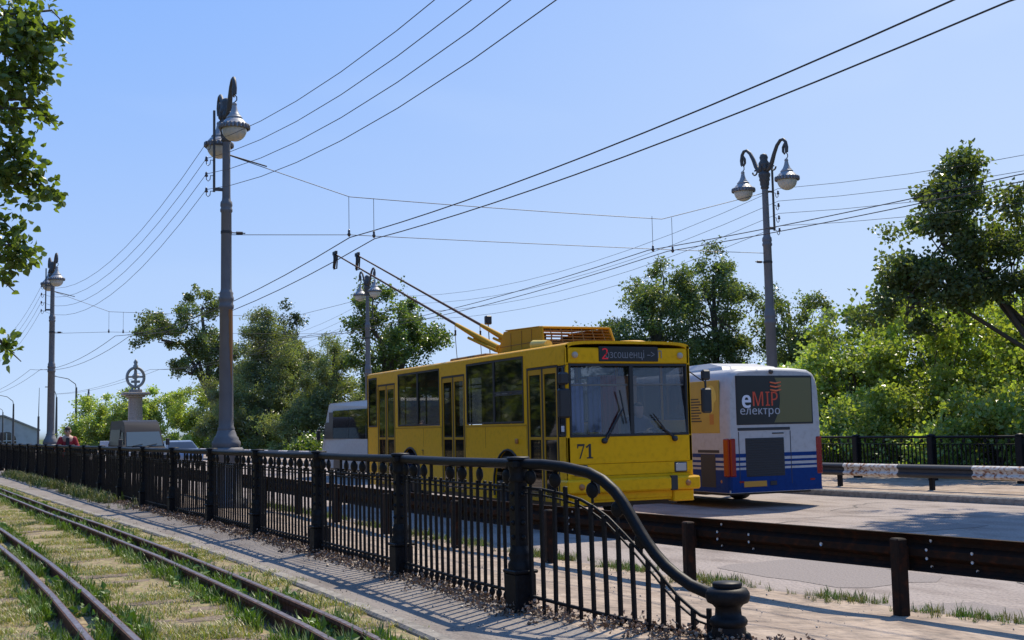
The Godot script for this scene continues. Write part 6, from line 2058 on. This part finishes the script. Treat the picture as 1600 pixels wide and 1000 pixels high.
func make_grass() -> void:
	var short := tuft(31, 10, 0.09, 0.0045)
	var tall := tuft(32, 11, 0.2, 0.006)
	var weed := sprig(33, 10, 0.055, 0.36, 0.07)
	var patch := FastNoiseLite.new()
	patch.seed = 4
	patch.frequency = 0.9
	rng.seed = 50
	var a := []
	var at := []
	var b := []
	var bt := []
	var c := []
	var ct := []
	for i in 190000:
		var u := rng.randf()
		var z := -5.0 - u * u * 55.0 - rng.randf() * 2.0
		var x := rng.randf_range(rail_x(z, -4.5), walk_x(z) + 0.03)
		var p := patch.get_noise_2d(x, z)
		var near_rail := 1.0
		for o in [-1.52, -1.22, 0.0, 0.3]:
			near_rail = minf(near_rail, absf(x - rail_x(z, o)))
		if near_rail < 0.05:
			continue
		var y := bed_y(x, z) - 0.02
		var dry := rng.randf() < 0.56
		var v := rng.randf_range(0.7, 1.3)
		var col := Color(0.46 * v, 0.36 * v, 0.19 * v) if dry else Color(0.25 * v, 0.28 * v, 0.075 * v)
		if p > -0.14 + rng.randf() * 0.5:
			a.append(Transform3D(Basis(Vector3.UP, rng.randf() * TAU).scaled(Vector3.ONE * rng.randf_range(0.45, 1.15)), V(x, y, z)))
			at.append(col)
		if near_rail < 0.22 and rng.randf() < 0.3 and p > -0.1:
			b.append(Transform3D(Basis(Vector3.UP, rng.randf() * TAU).scaled(Vector3.ONE * rng.randf_range(0.4, 1.0)), V(x, y, z)))
			bt.append(Color(0.12 * v, 0.18 * v, 0.03 * v))
			if rng.randf() < 0.12:
				c.append(Transform3D(any_basis(rng.randf_range(0.7, 1.5)), V(x, y + 0.07, z)))
				ct.append(Color(0.13 * v, 0.21 * v, 0.035 * v))
	for i in 5200:
		# along the foot of the near barrier, and by the railing further off
		var z := -5.5 - rng.randf() * 22.0
		var x := guard_x(z) + 0.3 + rng.randfn() * 0.12
		if patch.get_noise_2d(x * 0.4, z * 0.8) + rng.randf() * 0.3 < 0.02:
			continue
		var v := rng.randf_range(0.7, 1.3)
		var k := rng.randf()
		b.append(Transform3D(Basis(Vector3.UP, rng.randf() * TAU).scaled(Vector3.ONE * rng.randf_range(0.15, 0.6)), V(x, 0.02, z)))
		bt.append(Color(0.2 * v, 0.18 * v, 0.07 * v) if k < 0.5 else Color(0.09 * v, 0.16 * v, 0.025 * v))
	for i in 3000:
		var z := -26.0 - rng.randf() * 28.0
		var x := fence_x(z) - 0.3 + rng.randfn() * 0.16
		var v := rng.randf_range(0.7, 1.3)
		if rng.randf() > (-z - 25.0) / 12.0 or patch.get_noise_2d(x * 0.3, z * 0.5) < -0.12:
			continue
		b.append(Transform3D(Basis(Vector3.UP, rng.randf() * TAU).scaled(Vector3.ONE * rng.randf_range(0.4, 1.4)), V(x, 0.11, z)))
		bt.append(Color(0.19 * v, 0.17 * v, 0.06 * v) if rng.randf() < 0.6 else Color(0.09 * v, 0.14 * v, 0.03 * v))
	for e in [["short_grass", short, a, at, "short sparse grass growing over the tram track", "grass"], ["tall_grass", tall, b, bt, "taller grass along the rails and the barrier foot", "grass"], ["weeds", weed, c, ct, "low broad leaved weeds beside the rails", "weeds"]]:
		var o := scatter(e[0], e[1], M.blade, self, e[2], e[3])
		tag(o, e[4], e[5])
		o.set_meta("kind", "stuff")
	# dead leaves and dry stalks gathered under the railing
	var lit := []
	var lt := []
	for i in 3000:
		var z := -6.6 - rng.randf() * 26.0
		var x := fence_x(maxf(z, -60.0)) + (0.0 if z < -9.24 else (z + 9.24) * 0.3) - 0.06 + rng.randfn() * 0.13
		var v := rng.randf_range(0.5, 1.4)
		lit.append(Transform3D(any_basis(rng.randf_range(0.5, 1.1)), V(x, 0.125 + absf(rng.randfn()) * 0.03, z)))
		lt.append(Color(0.2 * v, 0.13 * v, 0.085 * v))
	var lo := scatter("leaf_litter", sprig(34, 5, 0.045, 0.4, 0.05), M.litter, self, lit, lt)
	tag(lo, "brown dead leaves and stalks gathered under the black railing", "leaf litter")
	lo.set_meta("kind", "stuff")
	# grit on the path and walkway
	var gp := []
	var gt := []
	var gs := st_new()
	box(gs, Vector3.ZERO, V(0.02, 0.012, 0.016), 0.004)
	for i in 1400:
		var z := -5.0 - rng.randf() * 18.0
		var left := rng.randf() < 0.45
		var x := rng.randf_range(walk_x(z), fence_x(z)) if left else rng.randf_range(fence_x(z) + 0.2, guard_x(z) + 0.3)
		gp.append(Transform3D(any_basis(rng.randf_range(0.25, 0.9)), V(x, (0.12 if left else lerpf(0.12, 0.045, (x - fence_x(z)) / 3.0)) + 0.003, z)))
		var v := rng.randf_range(0.12, 0.4)
		gt.append(Color(v, v * 0.93, v * 0.85))
	var go := scatter("grit", done(gs), M.litter, self, gp, gt)
	tag(go, "loose grit and small stones on the walkway and dusty path", "grit")
	go.set_meta("kind", "stuff")

# ---------------------------------------------------------------- sky
func sky_picture() -> ImageTexture:
	var w := 1024
	var h := 512
	var im := Image.create(w, h, false, Image.FORMAT_RGBF)
	var sun := SUN_FROM.normalized()
	var veil := FastNoiseLite.new()
	veil.seed = 3
	veil.frequency = 1.6
	veil.fractal_octaves = 5
	for y in h:
		var el := PI * 0.5 - PI * (y + 0.5) / h
		for x in w:
			var az := TAU * (x + 0.5) / w
			var d := V(sin(az) * cos(el), sin(el), -cos(az) * cos(el))
			var c: Color
			if el >= 0.0:
				# bluer overhead, paler at the horizon and along the meridian of the sun, with its wide forward glow
				var daz := cos(az - atan2(sun.x, -sun.z))
				var t := pow(1.0 - sin(el), 3.2)
				t = minf(1.0, t + 0.7 * pow(maxf(daz, 0.0), 6.0) * (1.0 - sin(el)) * (1.0 - t))
				var wisp := veil.get_noise_3d(d.x * 1.0 + d.y * 1.4, d.y * 4.0, d.z * 1.6)
				t = clampf(t + maxf(0.0, wisp - 0.02) * 0.45 * (1.0 - t), 0.0, 1.0)
				c = Color(0.09, 0.346, 0.98).lerp(Color(0.59, 0.76, 1.0), t)
				var g := pow((1.0 + d.dot(sun)) * 0.5, 8.0)
				c += Color(0.2, 0.13, 0.02) * g
			else:
				c = Color(0.5, 0.68, 0.92).lerp(Color(0.16, 0.17, 0.12), minf(1.0, -el * 12.0))
			im.set_pixel(x, y, c)
	return ImageTexture.create_from_image(im)

const SUN_FROM := Vector3(0.494, 0.799, -0.343)

func _ready() -> void:
	var cam := Camera3D.new()
	cam.name = "camera"
	add_child(cam)
	cam.position = V(0, 1.67, 0)
	cam.rotation_order = EULER_ORDER_YXZ
	cam.rotation_degrees = V(5.16, -24.7, -1.2)
	cam.fov = 30.24
	cam.near = 0.1
	cam.far = 3000.0
	cam.current = true
	var env := Environment.new()
	env.background_mode = Environment.BG_SKY
	var sky := Sky.new()
	var sm := PanoramaSkyMaterial.new()
	sm.panorama = sky_picture()
	sky.sky_material = sm
	env.sky = sky
	env.tonemap_mode = Environment.TONE_MAPPER_LINEAR
	env.tonemap_exposure = 1.22
	env.background_energy_multiplier = 0.82
	env.sdfgi_enabled = true
	env.ssao_enabled = true
	env.ssil_enabled = true
	var we := WorldEnvironment.new()
	we.name = "environment"
	we.environment = env
	add_child(we)
	var sun := DirectionalLight3D.new()
	sun.name = "sun"
	sun.light_energy = 1.6
	sun.light_color = Color(1.0, 0.955, 0.875)
	sun.light_angular_distance = 0.5
	sun.shadow_enabled = true
	add_child(sun)
	sun.look_at_from_position(Vector3.ZERO, -SUN_FROM, Vector3.UP)

	make_materials()
	make_ground()
	make_track()
	make_railing()
	make_guards()
	make_far_railing()
	make_poles_and_wires()
	make_trolleybus()
	make_blue_bus()
	make_white_bus()
	make_van()
	make_car()
	make_far_things()
	make_trees()
	make_grass()
	make_person()
	make_driver()
